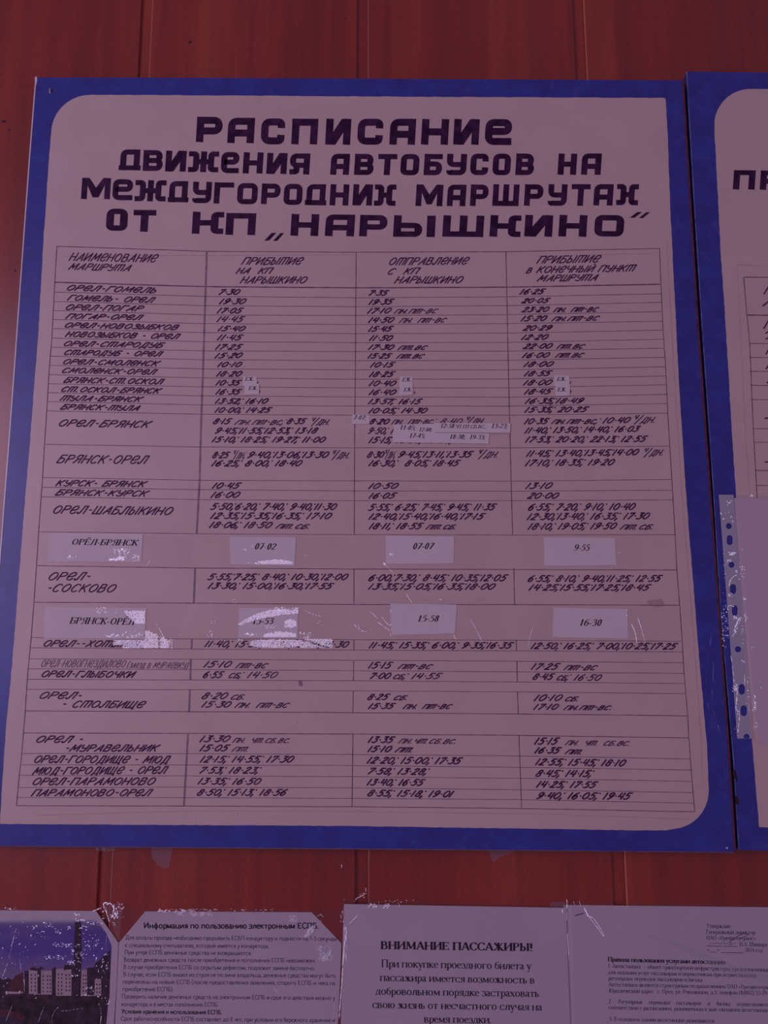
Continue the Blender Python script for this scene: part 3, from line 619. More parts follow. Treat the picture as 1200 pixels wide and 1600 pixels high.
# ---- table rules: y at the left border, at the 1st, 2nd, 3rd dividers and at the right border
TR = [(384.8, 392.6, 394.2, 393.2, 388.2), (441, 447.8, 449.8, 448.7, 444), (456.3, 463, 465.2, 463.9, 459), (471, 477.5, 479.2, 477.5, 472.5), (485, 492, 493, 491.6, 486.8),
      (499.2, 505.7, 507, 505.7, 501.8), (513.3, 519.8, 521.3, 520.4, 515.9), (528.2, 533.8, 535.4, 535, 530), (542.5, 548.2, 549.2, 548.6, 544), (556.6, 562, 563.5, 563, 558.3),
      (570.7, 576.3, 577.8, 578, 573), (585.4, 590.3, 592.5, 592, 587.5), (599.7, 604.4, 606, 606, 601.2), (613.5, 618.5, 620.2, 620.7, 616.3), (627.6, 632.6, 634.5, 634.5, 630.4),
      (642, 647.3, 648.8, 648.8, 645.6), (694.3, 698.3, 699.8, 699.8, 697), (746, 750.4, 751.3, 751.8, 749.2), (761.3, 765, 767, 767.5, 766), (776.2, 780.6, 782.3, 782.3, 781),
      (831, 834, 835.3, 836, 835.5), (883.8, 887.4, 889, 890, 890.6), (941, 942.4, 944.5, 944.7, 945.7), (996.3, 998.2, 999.5, 1000.4, 1002), (1012, 1014.2, 1015.8, 1017, 1018.7),
      (1029.4, 1030, 1031.7, 1033.2, 1035.6), (1045, 1046.2, 1048, 1049.8, 1052.3), (1061.3, 1062.4, 1063.8, 1065.5, 1068), (1077, 1077.6, 1079.5, 1081, 1084), (1110.9, 1112, 1113.5, 1115.5, 1118.6),
      (1145.2, 1146, 1146.9, 1149, 1153), (1177.3, 1177.6, 1179, 1181.2, 1185.8), (1195, 1195.3, 1196.2, 1199, 1203.3), (1211.6, 1212.3, 1213.6, 1216.2, 1221), (1230.5, 1230, 1231, 1234, 1238.5),
      (1246.2, 1246.3, 1247.5, 1249.5, 1255), (1259, 1259.5, 1260.5, 1263.3, 1268.4)]
LB = [(88.8, 384.8), (85.6, 441), (81, 528), (77.2, 571), (73, 642), (69.5, 694), (66.5, 746), (60.3, 831), (57, 884), (53, 941), (48.7, 996), (44, 1045), (41.4, 1077), (39.5, 1111), (36.6, 1145), (34, 1177), (30, 1212), (25.7, 1259)]
D1 = [(322.4, 393), (319.5, 480), (316.5, 575), (313.5, 660), (311, 752), (306.5, 834), (304, 888), (302, 942), (299, 998), (297.5, 1030), (296, 1077), (294.5, 1112), (293, 1146), (286.5, 1259.5)]
D2 = [(556.4, 394), (555.3, 575), (554.4, 647), (553.8, 750), (553.5, 835), (552.9, 888), (553, 944), (553, 1010), (552.3, 1050), (552, 1079), (551.4, 1113), (551.4, 1147), (550, 1260.5)]
D3 = [(790.5, 393), (794.2, 570), (798.5, 748), (801, 836), (802.9, 890), (804, 944), (806.5, 1001), (807.7, 1034), (808.5, 1081), (809.8, 1115.5), (810.8, 1149), (815, 1263)]
RB = [(1030.5, 388.2), (1032.8, 444), (1036, 516), (1039.5, 565), (1043.5, 645.6), (1046.5, 697), (1049.8, 749), (1054.8, 835.5), (1057.6, 890.6), (1062, 945.7), (1066, 1002), (1068.3, 1044), (1071.6, 1084), (1074.6, 1118.6), (1076.3, 1153), (1080, 1203), (1085.5, 1268.4)]
def at_y(pl, y):
    for a, b in zip(pl, pl[1:]):
        if a[1] <= y <= b[1]: return a[0] + (b[0] - a[0]) * (y - a[1]) / (b[1] - a[1])
    return pl[0][0] if y < pl[0][1] else pl[-1][0]
for i, r in enumerate(TR):
    xs = [at_y(pl, y) for pl, y in zip((LB, D1, D2, D3, RB), r)]
    wd = 1.7 if i == 1 else (1.1 if i in (0, 21, 22, 29, 30, 36) else 0.8)
    mb = MB(); pts = []
    for k in range(4):
        for j in range(8):
            t = j / 8; pts.append((xs[k] + (xs[k + 1] - xs[k]) * t, r[k] + (r[k + 1] - r[k]) * t + random.uniform(-.15, .15)))
    pts.append((xs[4], r[4])); ribbon(mb, pts, wd, wd, RU)
    mb.build('table_rule', M['rule'], board)
def clip(pl, a, b):
    return [(at_y(pl, a), a)] + [p for p in pl if a < p[1] < b] + [(at_y(pl, b), b)]
def vline(pl, a, b, wd, dbl=0):
    mb = MB(); q = clip(pl, a, b); ribbon(mb, q, wd, wd, RU + .00002)
    if dbl: ribbon(mb, [(x + dbl, y) for x, y in q], wd, wd, RU + .00002)
    mb.build('table_rule', M['rule'], board)
vline(LB, 384.8, 1259, 1.2); vline(RB, 388.2, 1268.4, 1.1)
for a, b in ((393, 834), (888, 942.5), (998.5, 1014.5), (1030, 1062.5), (1077.6, 1112), (1146, 1259.5)): vline(D1, a, b, 0.95, 1.7)
for a, b in ((394, 835.3), (889, 944.5), (999.5, 1016), (1031.7, 1064), (1079.5, 1113.5), (1147, 1260.5)): vline(D2, a, b, 1.25)
for a, b in ((393, 836), (888, 944.7), (1000.4, 1017), (1033.2, 1065.5), (1081, 1115.5), (1149, 1263.3)): vline(D3, a, b, 1.2)
# faint pencil guide lines in the margins
for q in ([(1042, 378), (1052, 560), (1064, 750), (1085, 1010), (1096, 1160), (1098, 1220)], [(60, 1274), (300, 1267), (560, 1268), (850, 1272), (1075, 1280)], [(102, 400), (560, 398)], [(840, 400), (1024, 396)]):
    mb = MB(); ribbon(mb, q, .9, .9, RU); mb.build('pencil_line', M['rule_faint'], board)

# ---- hand lettering, read off crops of the photograph: (origin x, origin y, zoom)
def put(ox, oy, s, name, rows, **kw):
    for r in rows:
        t, a, b, y0, y1, h = r[:6]; k = dict(kw); k.update(r[6] if len(r) > 6 else {})
        hand(t, ox + a / s, ox + b / s, oy + y0 / s, oy + y1 / s, h / s, INK, board, name, **k)
N4 = 4.6154
put(60, 380, N4, 'column_heading', [('НАИМЕНОВАНИЕ', 218, 868, 127, 140, 60), ('МАРШРУТА', 213, 675, 192, 204, 50)], wd=2.0)
put(60, 380, N4, 'route_name', [('ОРЕЛ-ГОМЕЛЬ', 205, 850, 342, 362, 43), ('ГОМЕЛЬ- ОРЕЛ', 205, 848, 414, 432, 43), ('ОРЕЛ-ПОГАР', 197, 765, 482, 494, 43), ('ПОГАР-ОРЕЛ', 193, 762, 546, 556, 40),
    ('ОРЕЛ-НОВОЗЫБКОВ', 190, 1018, 610, 628, 40), ('НОВОЗЫБКОВ - ОРЕЛ', 190, 1028, 676, 695, 42), ('ОРЕЛ-СТАРОДУБ', 183, 918, 744, 757, 41), ('СТАРОДУБ - ОРЕЛ', 185, 903, 807, 819, 40), ('ОРЕЛ-СМОЛЕНСК', 178, 885, 874, 889, 41)])
put(60, 560, N4, 'route_name', [('СМОЛЕНСК-ОРЕЛ', 170, 862, 106, 119, 41), ('БРЯНСК-СТ.ОСКОЛ', 178, 912, 176, 190, 43), ('СТ.ОСКОЛ-БРЯНСК', 165, 895, 242, 255, 41), ('ТУЛА-БРЯНСК', 152, 762, 306, 316, 41), ('БРЯНСК-ТУЛА', 155, 738, 369, 380, 41),
    ('ОРЕЛ-БРЯНСК', 148, 825, 491, 503, 52), ('БРЯНСК-ОРЕЛ', 128, 803, 756, 763, 62)])
put(30, 740, 4.138, 'route_name', [('КУРСК- БРЯНСК', 233, 832, 81, 89, 41), ('БРЯНСК-КУРСК', 230, 845, 142, 150, 41), ('ОРЕЛ-ШАБЛЫКИНО', 220, 998, 259, 270, 54), ('ОРЕЛ-', 190, 460, 691, 691, 54), ('-СОСКОВО', 190, 630, 766, 769, 54)])
put(10, 940, 4.138, 'route_name', [('ОРЕЛ--ХОТЫНЕЦ', 240, 905, 292, 297, 44), ('ОРЕЛ-НОВОГНЕЗДИЛОВО', 225, 775, 424, 426, 47, dict(wd=1.2, mat='ink_thin')), ('(заезд в МУРАЕВКУ)', 780, 1182, 428, 434, 40, dict(wd=1.1, mat='ink_thin')),
    ('ОРЕЛ-ГЛЫБОЧКИ', 228, 842, 489, 494, 44), ('ОРЕЛ-', 215, 487, 629, 632, 47), ('- СТОЛБИЩЕ', 368, 905, 686, 690, 47)])
put(10, 1100, 4.138, 'route_name', [('ОРЕЛ -', 193, 495, 251, 252, 47), ('-МУРАВЕЛЬНИК', 388, 998, 309, 309, 47), ('ОРЕЛ-ГОРОДИЩЕ - МЮД', 180, 1065, 382, 385, 50), ('МЮД-ГОРОДИЩЕ - ОРЕЛ', 165, 1050, 458, 452, 50), ('ОРЕЛ-ПАРАМОНОВО', 170, 968, 526, 525, 50), ('ПАРАМОНОВО-ОРЕЛ', 158, 950, 598, 597, 47)], wd=2.35)
T = dict(slant=0.72, wd=2.35)
put(310, 380, N4, 'column_heading', [('ПРИБЫТИЕ', 308, 762, 156, 156, 55), ('НА  КП', 268, 545, 221, 221, 46), ('НАРЫШКИНО', 298, 788, 291, 291, 52)], wd=2.05)
put(550, 380, N4, 'column_heading', [('ОТПРАВЛЕНИЕ', 268, 850, 159, 154, 55), ('С  КП', 258, 497, 228, 222, 47), ('НАРЫШКИНО', 303, 805, 291, 289, 52)], wd=2.05)
put(790, 380, N4, 'column_heading', [('ПРИБЫТИЕ', 222, 692, 147, 139, 55), ('В', 145, 195, 219, 218, 42), ('КОНЕЧНЫЙ ПУНКТ', 220, 948, 216, 204, 50), ('МАРШРУТА', 225, 672, 277, 271, 48)], wd=2.05)
put(310, 380, N4, 'arrival_time', [('7·30', 145, 305, 373, 373, 42), ('19·30', 148, 348, 441, 441, 43), ('17·05', 132, 330, 507, 507, 42), ('14·45', 130, 340, 570, 570, 44, dict(wd=2.0)), ('15·40', 138, 343, 636, 636, 40), ('11·45', 133, 328, 701, 703, 44), ('17·25', 120, 325, 769, 769, 42), ('15·20', 115, 322, 832, 829, 41), ('10·10', 135, 318, 895, 895, 40)], **T)
put(310, 560, N4, 'arrival_time', [('18·20', 128, 318, 132, 132, 42), ('10·35', 122, 315, 197, 197, 42), ('16·35', 122, 318, 262, 262, 42), ('13·52; 16·10', 118, 507, 328, 328, 41), ('10·00; 14·25', 115, 535, 393, 393, 41),
    ('8·15', 105, 245, 475, 475, 44), ('пн.', 258, 378, 479, 479, 42, dict(wd=2)), ('пт-вс;', 385, 640, 479, 479, 42, dict(wd=2)), ('8·35', 636, 785, 475, 475, 44), ('^/дн.', 812, 948, 480, 480, 50, dict(wd=1.9)),
    ('9·45;11·55;12·53; 13·18', 118, 867, 544, 543, 45), ('15·10; 18·25; 19·27; 11·00', 95, 922, 607, 608, 44),
    ('8·25', 100, 230, 721, 721, 48), ('^/дн;', 250, 352, 720, 720, 52, dict(wd=1.5)), ('9·40;13·06;13·30', 352, 945, 719, 719, 48), ('^/дн.', 962, 1090, 722, 722, 56, dict(wd=1.9)), ('16·25; 8·00; 18·40', 92, 752, 780, 779, 46)], **T)
put(300, 740, N4, 'arrival_time', [('10·45', 143, 360, 110, 110, 45), ('16·00', 133, 350, 176, 176, 46), ('5·50;6·20; 7·40; 9·40;11·30', 130, 1048, 262, 264, 50), ('12·35;15·35;16·35; 17·10', 130, 1012, 328, 330, 48), ('18·06; 18·50', 122, 582, 393, 395, 47), ('пт.сб.', 600, 850, 398, 400, 42),
    ('5·55;7·25; 8·40; 10·30;12·00', 110, 1130, 769, 769, 48), ('13·30; 15·00;16·30;17·55', 112, 1028, 832, 835, 46)], **T)
put(280, 930, 4.286, 'arrival_time', [('11·40; 15·30; 5·55; 9·30;16·30', 168, 1140, 348, 352, 44), ('15·10', 162, 355, 485, 485, 44), ('пт-вс', 375, 598, 490, 490, 42), ('6·55', 158, 305, 556, 556, 46), ('сб; 14·50', 330, 663, 556, 556, 44), ('8·20', 150, 330, 697, 697, 46), ('сб.', 345, 440, 700, 700, 42), ('15·30', 148, 352, 753, 753, 43), ('пн. пт-вс', 370, 742, 755, 755, 42)], slant=.72, wd=2.2)
put(280, 1100, 4.286, 'arrival_time', [('13·30', 135, 345, 256, 256, 46), ('пн. чт.сб.вс.', 355, 740, 260, 262, 40, dict(wd=1.9)), ('15·05', 135, 345, 318, 318, 46), ('пт.', 350, 465, 320, 320, 40, dict(wd=1.9)), ('12·15; 14·55; 17·30', 137, 772, 393, 393, 46), ('7·53; 18·23;', 135, 552, 467, 467, 46), ('13·35; 16·50', 122, 552, 540, 542, 46), ('8·50; 15·13; 18·56', 118, 728, 615, 615, 46)], slant=.72, wd=2.4)
put(550, 380, N4, 'departure_time', [('7·35', 120, 270, 379, 379, 41), ('19·35', 118, 308, 446, 442, 42), ('17·10', 108, 288, 510, 506, 42), ('пн.пт-вс', 300, 624, 510, 506, 41, dict(wd=2)), ('14·50', 115, 308, 576, 574, 42), ('пн. пт-вс', 338, 686, 576, 572, 42, dict(wd=2)), ('15·45', 115, 302, 640, 638, 42), ('11·50', 122, 298, 705, 705, 42), ('17·30', 115, 308, 770, 770, 40), ('пт.вс', 328, 548, 771, 770, 40), ('15·25', 112, 292, 833, 833, 40), ('пт.вс', 318, 527, 834, 832, 40), ('10·15', 130, 315, 897, 897, 41)], **T)
put(550, 560, N4, 'departure_time', [('18·25', 122, 315, 136, 134, 42), ('10·40', 120, 323, 201, 201, 42), ('16·40', 120, 323, 265, 265, 42), ('13·57; 16·15', 115, 512, 331, 331, 41), ('10·05; 14·30', 118, 548, 397, 397, 41),
    ('8·20', 122, 275, 476, 476, 42, dict(wd=2.5)), ('пн. пт-вс; 8·40', 282, 800, 476, 474, 42, dict(wd=1.9)), ('^/дн.', 820, 955, 474, 472, 50, dict(wd=1.9)), ('9·50; 11·00', 115, 420, 545, 545, 47, dict(wd=2)), ('15·15; 18·30; 19·30; 11·05', 118, 930, 612, 612, 46),
    ('8·30', 108, 236, 718, 718, 48), ('^/дн;', 236, 325, 718, 718, 56, dict(wd=1.4)), ('9·45;13·11;13·35', 330, 880, 717, 716, 48), ('^/дн.', 908, 1056, 718, 717, 56, dict(wd=1.9)), ('16·30;  8·05; 18·45', 118, 787, 779, 778, 46)], **T)
put(550, 740, N4, 'departure_time', [('10·50', 117, 338, 112, 110, 44), ('16·05', 118, 330, 182, 180, 44), ('5·55; 6·25; 7·45; 9·45; 11·35', 115, 1047, 268, 266, 50), ('12·40;15·40;16·40;17·15', 118, 967, 333, 332, 47), ('18·11; 18·55', 120, 520, 402, 402, 47), ('пт.сб.', 530, 752, 403, 403, 42),
    ('6·00;7·30; 8·45; 10·35;12·05', 118, 1130, 776, 777, 50), ('13·35;15·05;16·35;18·00', 115, 1038, 838, 838, 47)], **T)
put(550, 930, N4, 'departure_time', [('11·45; 15·35; 6·00; 9·35;16·35', 120, 1170, 384, 386, 47), ('15·15', 115, 300, 531, 531, 50), ('пт-вс', 328, 586, 534, 534, 44), ('7·00', 128, 285, 605, 605, 47), ('сб; 14·55', 295, 655, 607, 605, 44), ('8·25', 110, 278, 757, 756, 46), ('сб.', 300, 402, 758, 758, 42), ('15·35', 115, 318, 822, 820, 43), ('пн. пт-вс', 365, 726, 822, 821, 43)], **T)
put(550, 1100, 4.286, 'departure_time', [('13·35', 105, 292, 261, 263, 46), ('пн.чт.сб.вс.', 308, 695, 265, 268, 40, dict(wd=2)), ('15·10', 103, 270, 323, 324, 44), ('пт.', 285, 410, 325, 326, 42), ('12·20; 15·00; 17·35', 98, 745, 400, 405, 47), ('7·58; 13·28;', 105, 522, 472, 476, 46), ('13·40; 16·55', 98, 493, 547, 549, 46), ('8·55; 15·18; 19·01', 102, 685, 619, 627, 46)], slant=.72, wd=2.55)
put(790, 380, N4, 'end_station_time', [('16·25', 100, 293, 371, 368, 41), ('20·05', 112, 327, 434, 432, 38), ('23·20', 113, 318, 499, 497, 41), ('пн. пт-вс', 342, 674, 499, 494, 41), ('15·20', 108, 302, 565, 562, 42), ('пн.пт-вс', 330, 680, 565, 558, 42), ('20·29', 122, 340, 632, 630, 41), ('12·20', 112, 312, 699, 697, 41), ('22·00', 122, 342, 764, 761, 41), ('пт.вс', 366, 576, 763, 761, 41), ('16·00', 118, 322, 829, 827, 41), ('пт.вс', 355, 570, 828, 824, 41), ('18·00', 128, 350, 894, 891, 41)], **T)
put(790, 560, N4, 'end_station_time', [('18·55', 132, 340, 131, 127, 41), ('18·00', 125, 340, 197, 193, 42), ('18·45', 132, 345, 262, 258, 42), ('16·35;18·49', 138, 570, 329, 325, 42), ('15·35; 20·25', 135, 605, 392, 388, 42),
    ('10·35', 133, 320, 476, 474, 44), ('пн.пт-вс;', 328, 690, 475, 472, 42), ('10·40', 698, 905, 470, 466, 44), ('^/дн.', 925, 1082, 468, 466, 54, dict(wd=2)), ('11·40; 13·50; 14·40; 16·03', 135, 975, 543, 530, 45), ('17·53; 20·20; 22·13; 12·55', 140, 1028, 608, 603, 46),
    ('11·45; 13·40;13·45;14·00', 147, 965, 711, 699, 47), ('^/дн.', 995, 1140, 705, 700, 54, dict(wd=2)), ('17·10; 18·35; 19·20', 140, 790, 778, 772, 48)], **T)
put(790, 740, 4.138, 'end_station_time', [('13·10', 127, 307, 101, 98, 42), ('20·00', 137, 348, 164, 163, 41), ('6·55; 7·20; 9·10; 10·40', 145, 843, 240, 236, 46), ('12·30;13·40; 16·35; 17·30', 137, 935, 301, 296, 45), ('18·10; 19·05; 19·50', 142, 722, 364, 360, 44), ('пт.сб.', 738, 957, 363, 362, 40),
    ('6·55; 8·10; 9·40;11·25; 12·55', 143, 1018, 701, 700, 44), ('14·25;15·55;17·25;18·45', 148, 945, 757, 758, 42)], **T)
put(800, 930, 4.138, 'end_station_time', [('12·50; 16·25; 7·00;10·25;17·25', 120, 1075, 349, 352, 43), ('17·25', 122, 315, 483, 483, 43), ('пт-вс', 332, 556, 486, 486, 40), ('8·45', 133, 280, 548, 549, 43), ('сб; 16·50', 288, 583, 552, 554, 42), ('10·10', 140, 330, 686, 684, 44), ('сб.', 342, 432, 687, 687, 38), ('17·10', 137, 305, 742, 742, 40), ('пн.пт-вс.', 332, 642, 744, 744, 38)], **T)
put(800, 1100, 3.871, 'end_station_time', [('15·15', 133, 292, 247, 247, 44), ('пн. чт. сб.вс.', 320, 710, 250, 254, 36, dict(wd=2)), ('16·35', 135, 302, 300, 301, 40), ('пт.', 318, 425, 304, 306, 36), ('12·55; 15·45; 18·10', 140, 692, 371, 379, 43), ('8·45; 14·15;', 142, 500, 441, 443, 43), ('14·25; 17·55', 145, 523, 507, 510, 42), ('9·40; 16·05; 19·45', 147, 732, 576, 580, 44)], slant=.72, wd=2.6)
# odd commas peeping out beside the slips
for x, y in ((403, 598), (405.5, 612.5), (648, 613.5), (891.5, 598), (892, 612)):
    mb = MB(); ribbon(mb, [(x + .6, y - 2.2), (x - .8, y + 1.8)], 1.4, 1.4, INK); mb.build('comma', M['ink'], board)
# smudges
for q in ([(1010, 938), (1034, 936), (1038, 942), (1036, 947), (1022, 949), (1012, 943)], [(1027, 690), (1029, 689), (1029, 692), (1027, 692)], [(466, 1064), (471, 1063), (474, 1069), (472, 1073), (467, 1071)], [(464, 1126), (466, 1126), (465, 1129)], [(371, 1270), (372.5, 1270), (372.5, 1271.5), (371, 1271.5)]):
    mb = MB(); flat(mb, q, RU - .00003); mb.build('stain', M['stain'] if q[0][0] > 1000 else M['smudge'], board)

# ================================================================== the second board
root = MB()
B2 = [(1073.5, 112), (1560, 117), (1700, 1346), (1155, 1328), (1147, 1190), (1127, 960), (1115, 760), (1097, 500), (1083, 280)]
slab(root, B2, 0.0004, BF)
board2 = root.build('timetable_board', M['blue'])
tag(board2, 'blue-framed board cut off at the right edge of the photo, carrying the punched plastic pocket', 'notice board', 'blue-framed painted boards on the wood wall')
fld2 = (arc(1172, 196, 56, 57, 172, 92, 9) + jag([(1170, 139), (1480, 143)], .3) + jag([(1500, 400), (1610, 1300)], .4) + jag([(1600, 1305), (1187, 1292.5)], .4)
        + jag([(1186, 1291), (1184, 1265), (1177, 1180), (1168, 1080), (1156, 900), (1150, 770), (1144, 680), (1137, 560), (1131, 460), (1126.5, 400), (1121.5, 300), (1116.5, 205)], .4))
mb = MB(); slab(mb, fld2, BF - .0001, PF); mb.build('painted_field', M['field'], board2)
edge_strip([(1073.5, 112), (1083, 280), (1097, 500), (1115, 760), (1127, 960), (1147, 1190), (1155, 1328)], 1.2, BF - .0012, BF + .0001, 'worn_edge', 'grey_edge', board2)
mb = MB(); slab(mb, [(1145.5, 1203), (1149, 1203), (1153, 1218), (1151, 1222), (1146, 1212)], BF - .004, BF + .0003); mb.build('chipped_edge', M['dark'], board2)
mb = MB(); slab(mb, [(1149, 1244), (1153.5, 1245), (1155.5, 1256), (1151, 1258)], BF - .004, BF + .0003); mb.build('chipped_edge', M['dark'], board2)
block([('П', 1146, 1180, 266, 296), ('Р', 1188, 1222, 266.5, 296.5)], 266, 266.5, 296, 296.5, 1146, 1222, 10, 7.5, INK, board2, 'heading_word')
mb = MB(); ribbon(mb, [(1162, 433), (1167, 492), (1171.5, 536), (1177, 670), (1183, 778), (1190, 900)], 1.2, 1.2, RU); mb.build('table_rule', M['rule'], board2)
for k, (x, y, wd) in enumerate([(1162, 433, 1.2), (1166.5, 492.3, 2.0), (1170, 536.7, 1), (1171, 558.5, 1), (1172, 580.2, 1), (1173, 602, 1), (1174, 624.3, 1), (1177, 669.7, 1), (1178, 691, 1), (1181, 735, 1.1), (1182.5, 758.5, 1)]):
    mb = MB(); ribbon(mb, [(x, y), (1300, y + 1.2), (1510 + k * 6, y + 3)], wd, wd, RU); mb.build('table_rule', M['rule'], board2)
mb = MB(); ribbon(mb, [(1151, 414), (1196, 415.5)], .9, .9, RU); ribbon(mb, [(1152, 414), (1166, 700), (1172, 780)], .6, .6, RU); mb.build('pencil_line', M['rule_faint'], board2)
for q in ([(1194, 459), (1203, 444)], [(1192, 478), (1203, 469)], [(1193.5, 513), (1203, 497)], [(1197, 553), (1203, 543)], [(1197, 576), (1204, 567)], [(1199, 598), (1204, 594)], [(1195.5, 653.5), (1203, 653)], [(1196, 722), (1203, 721.5)]):
    mb = MB(); ribbon(mb, q, 2.2, 2.2, INK, .8); mb.build('lettering_stroke', M['ink'], board2)
mb = MB(); ribbon(mb, smooth([(1196, 521), (1200, 519), (1203, 523), (1199, 529), (1196, 529)]), 2, 2, INK); mb.build('lettering_stroke', M['ink'], board2)

# ================================================================== typed paper slips taped on the board
def slip(px, label, group, texts, base=SL, crop=(0, 0, 1)):
    ox, oy, s = crop
    q = [(ox + x / s, oy + y / s) for x, y in px]
    mb = MB(); slab(mb, q, base, base + ST)
    o = mb.build('paper_slip', M['slip']); tag(o, label, 'paper slip', group)
    for t in texts:
        tx, a, b, y0, y1, h = t[:6]; kw = dict(bold=True, slant=.26); kw.update(t[6] if len(t) > 6 else {})
        serif(tx, ox + a / s, ox + b / s, oy + y0 / s, oy + y1 / s, h / s, base + ST + .00005, o, 'printed_text', **kw)
    return o
cG, cL, cQ = (310, 560, N4), (550, 560, N4), (790, 560, N4)
EG = 'small typed slips marked ЕЖ.'
slip([(322, 131), (420, 131), (420, 200), (322, 200)], 'small white slip reading ЕЖ. upper of the two in the arrival column', EG, [('ЕЖ.', 333, 398, 161, 161, 26)], SL, cG)
slip([(332, 182), (437, 182), (437, 258), (332, 262)], 'small white slip reading ЕЖ. lower of the two in the arrival column', EG, [('ЕЖ.', 358, 425, 227, 227, 26)], SL + ST + .0001, cG)
slip([(345, 131), (437, 131), (437, 200), (342, 200)], 'small white slip reading ЕЖ. upper of the two in the departure column', EG, [('ЕЖ.', 358, 425, 166, 164, 26)], SL, cL)
slip([(342, 190), (439, 190), (437, 262), (340, 268)], 'small white slip reading ЕЖ. lower of the two in the departure column', EG, [('ЕЖ.', 370, 430, 238, 236, 26)], SL + ST + .0001, cL)
slip([(350, 122), (460, 125), (460, 200), (350, 200)], 'small white slip reading ЕЖ. upper of the two in the last column', EG, [('ЕЖ.', 367, 434, 162, 160, 26)], SL, cQ)
slip([(360, 190), (465, 190), (462, 268), (360, 272)], 'small white slip reading ЕЖ. lower of the two in the last column', EG, [('ЕЖ.', 370, 437, 238, 236, 26)], SL + ST + .0001, cQ)
TG = 'narrow typed slips of added times'
R0 = dict(bold=False)
slip([(2, 405), (127, 410), (127, 470), (2, 473)], 'narrow slip reading 7-07; stuck across the column line', TG, [('7-07;', 12, 105, 441, 442, 31, R0)], SL, cL)
slip([(300, 478), (612, 470), (604, 545), (298, 545)], 'narrow slip reading 11-05; 12-00; left end of the upper strip', TG, [('11-05;', 345, 462, 514, 516, 32), ('12-00;', 483, 582, 525, 527, 26)], SL, cL)
slip([(295, 530), (990, 541), (985, 615), (295, 605)], 'long narrow slip reading 17-45; 18-30; 19-33; under the other strips', TG, [('17-45;', 413, 531, 572, 574, 32), ('18-30;', 703, 820, 580, 581, 32), ('19-33;', 847, 964, 582, 584, 32)], SL + ST + .0001, cL)
slip([(590, 465), (1142, 468), (1140, 537), (588, 532)], 'long narrow slip reading 12-58 ЧТ.ПТ.СБ.ВС.; 13-23;', TG, [('12-58', 637, 740, 501, 502, 31), ('ЧТ.ПТ.СБ.ВС.;', 750, 972, 503, 504, 24, R0), ('13-23;', 1004, 1126, 502, 503, 32)], SL + 2 * ST + .0002, cL)
NG = 'typed route name slips'; HG = 'typed single time slips under tape'
slip([(190, 385), (800, 390), (790, 572), (185, 570)], 'wide white slip reading ОРЁЛ-БРЯНСК under creased tape', NG, [('ОРЁЛ-БРЯНСК', 343, 778, 459, 466, 37)], SL, (30, 740, 4.138))
slip([(272, 455), (750, 460), (740, 665), (275, 655)], 'white slip reading 07-02 with creased tape along its foot', HG, [('07-02', 455, 610, 546, 548, 44)], SL, (300, 740, N4))
slip([(243, 447), (737, 455), (733, 647), (245, 652)], 'white slip reading 07-07 in the departure column', HG, [('07-07', 441, 598, 545, 543, 44)], SL, (550, 740, N4))
slip([(248, 412), (708, 415), (715, 592), (250, 597)], 'white slip reading 9-55 in the last column', HG, [('9-55', 440, 551, 498, 498, 40)], SL, (790, 740, 4.138))
slip([(248, 35), (905, 42), (893, 240), (243, 236)], 'wide white slip reading БРЯНСК-ОРЁЛ partly hidden by tape glare', NG, [('БРЯНСК-ОРЁЛ', 402, 842, 142, 151, 41)], SL, (10, 940, 4.138))
slip([(402, 85), (795, 85), (795, 288), (395, 285)], 'white slip reading 15-53 under badly wrinkled shiny tape', HG, [('15-53', 488, 634, 193, 194, 42)], SL, (280, 930, 4.286))
slip([(275, 60), (757, 68), (742, 277), (285, 287)], 'white slip reading 15-58 below the 15·05 departures', HG, [('15-58', 471, 629, 190, 190, 44)], SL, (550, 930, N4))
slip([(270, 80), (745, 90), (752, 280), (262, 272)], 'white slip reading 16-30 in the last column', HG, [('16-30', 434, 581, 197, 199, 42)], SL, (800, 930, 4.138))

# ================================================================== clear tape over the slips
AG = 'clear tape pieces over the typed slips'
def tape(px, label, seed, mat='tape'):
    o = film_patch('clear_tape', px, TP, mat, seed=seed); tag(o, label, 'tape', AG); return o
def creases(parent, fn, mat='crease'):
    mb = MB(); fn(mb); o = mb.build('crease', M[mat], parent); o['kind'] = 'stuff'; return o
t1 = tape([(66, 836), (300, 838), (296, 886), (62, 883)], 'clear tape with small bright creases over the ОРЁЛ-БРЯНСК slip', 1)
def f(mb):
    scatter(mb, CR, (176, 857, 204, 866), 26, (1.5, 5)); scatter(mb, CR, (171, 869, 193, 875.5), 60, (2, 6), ang=(-10, 30), inside=lambda x, y: y > 875 - (x - 170) * .35 or x > 184)
    scatter(mb, CR, (207, 866, 217, 877), 22, (1, 3.5)); scatter(mb, CR, (106, 867, 119, 873), 10, (1.2, 4)); streak(mb, CR, [(192, 858), (195, 866), (198, 873)], 1.2); streak(mb, CR, [(228, 886), (232, 880), (235, 874)], .8, gap=.3)
creases(t1, f)
t2 = tape([(345, 838), (540, 839), (537, 886), (342, 884)], 'clear tape with a bright wrinkled band over the 07-02 slip', 2)
def f(mb):
    scatter(mb, CR, (404, 874.5, 457, 882), 120, (2, 6), (.2, .6), (-8, 12), .09, lambda x, y: y > 877.5 - 3 * math.sin((x - 404) / 53 * 3.14)); scatter(mb, CR, (381, 879, 403, 883), 14, (1, 4), (.2, .5), (-8, 12))
    scatter(mb, CR, (379, 858, 384, 861), 5, (1.5, 3.5)); scatter(mb, CR, (390, 850, 422, 858), 10, (1, 4), (.15, .4), (10, 40)); scatter(mb, CR, (477, 866, 479, 869), 2, (1, 2))
creases(t2, f)
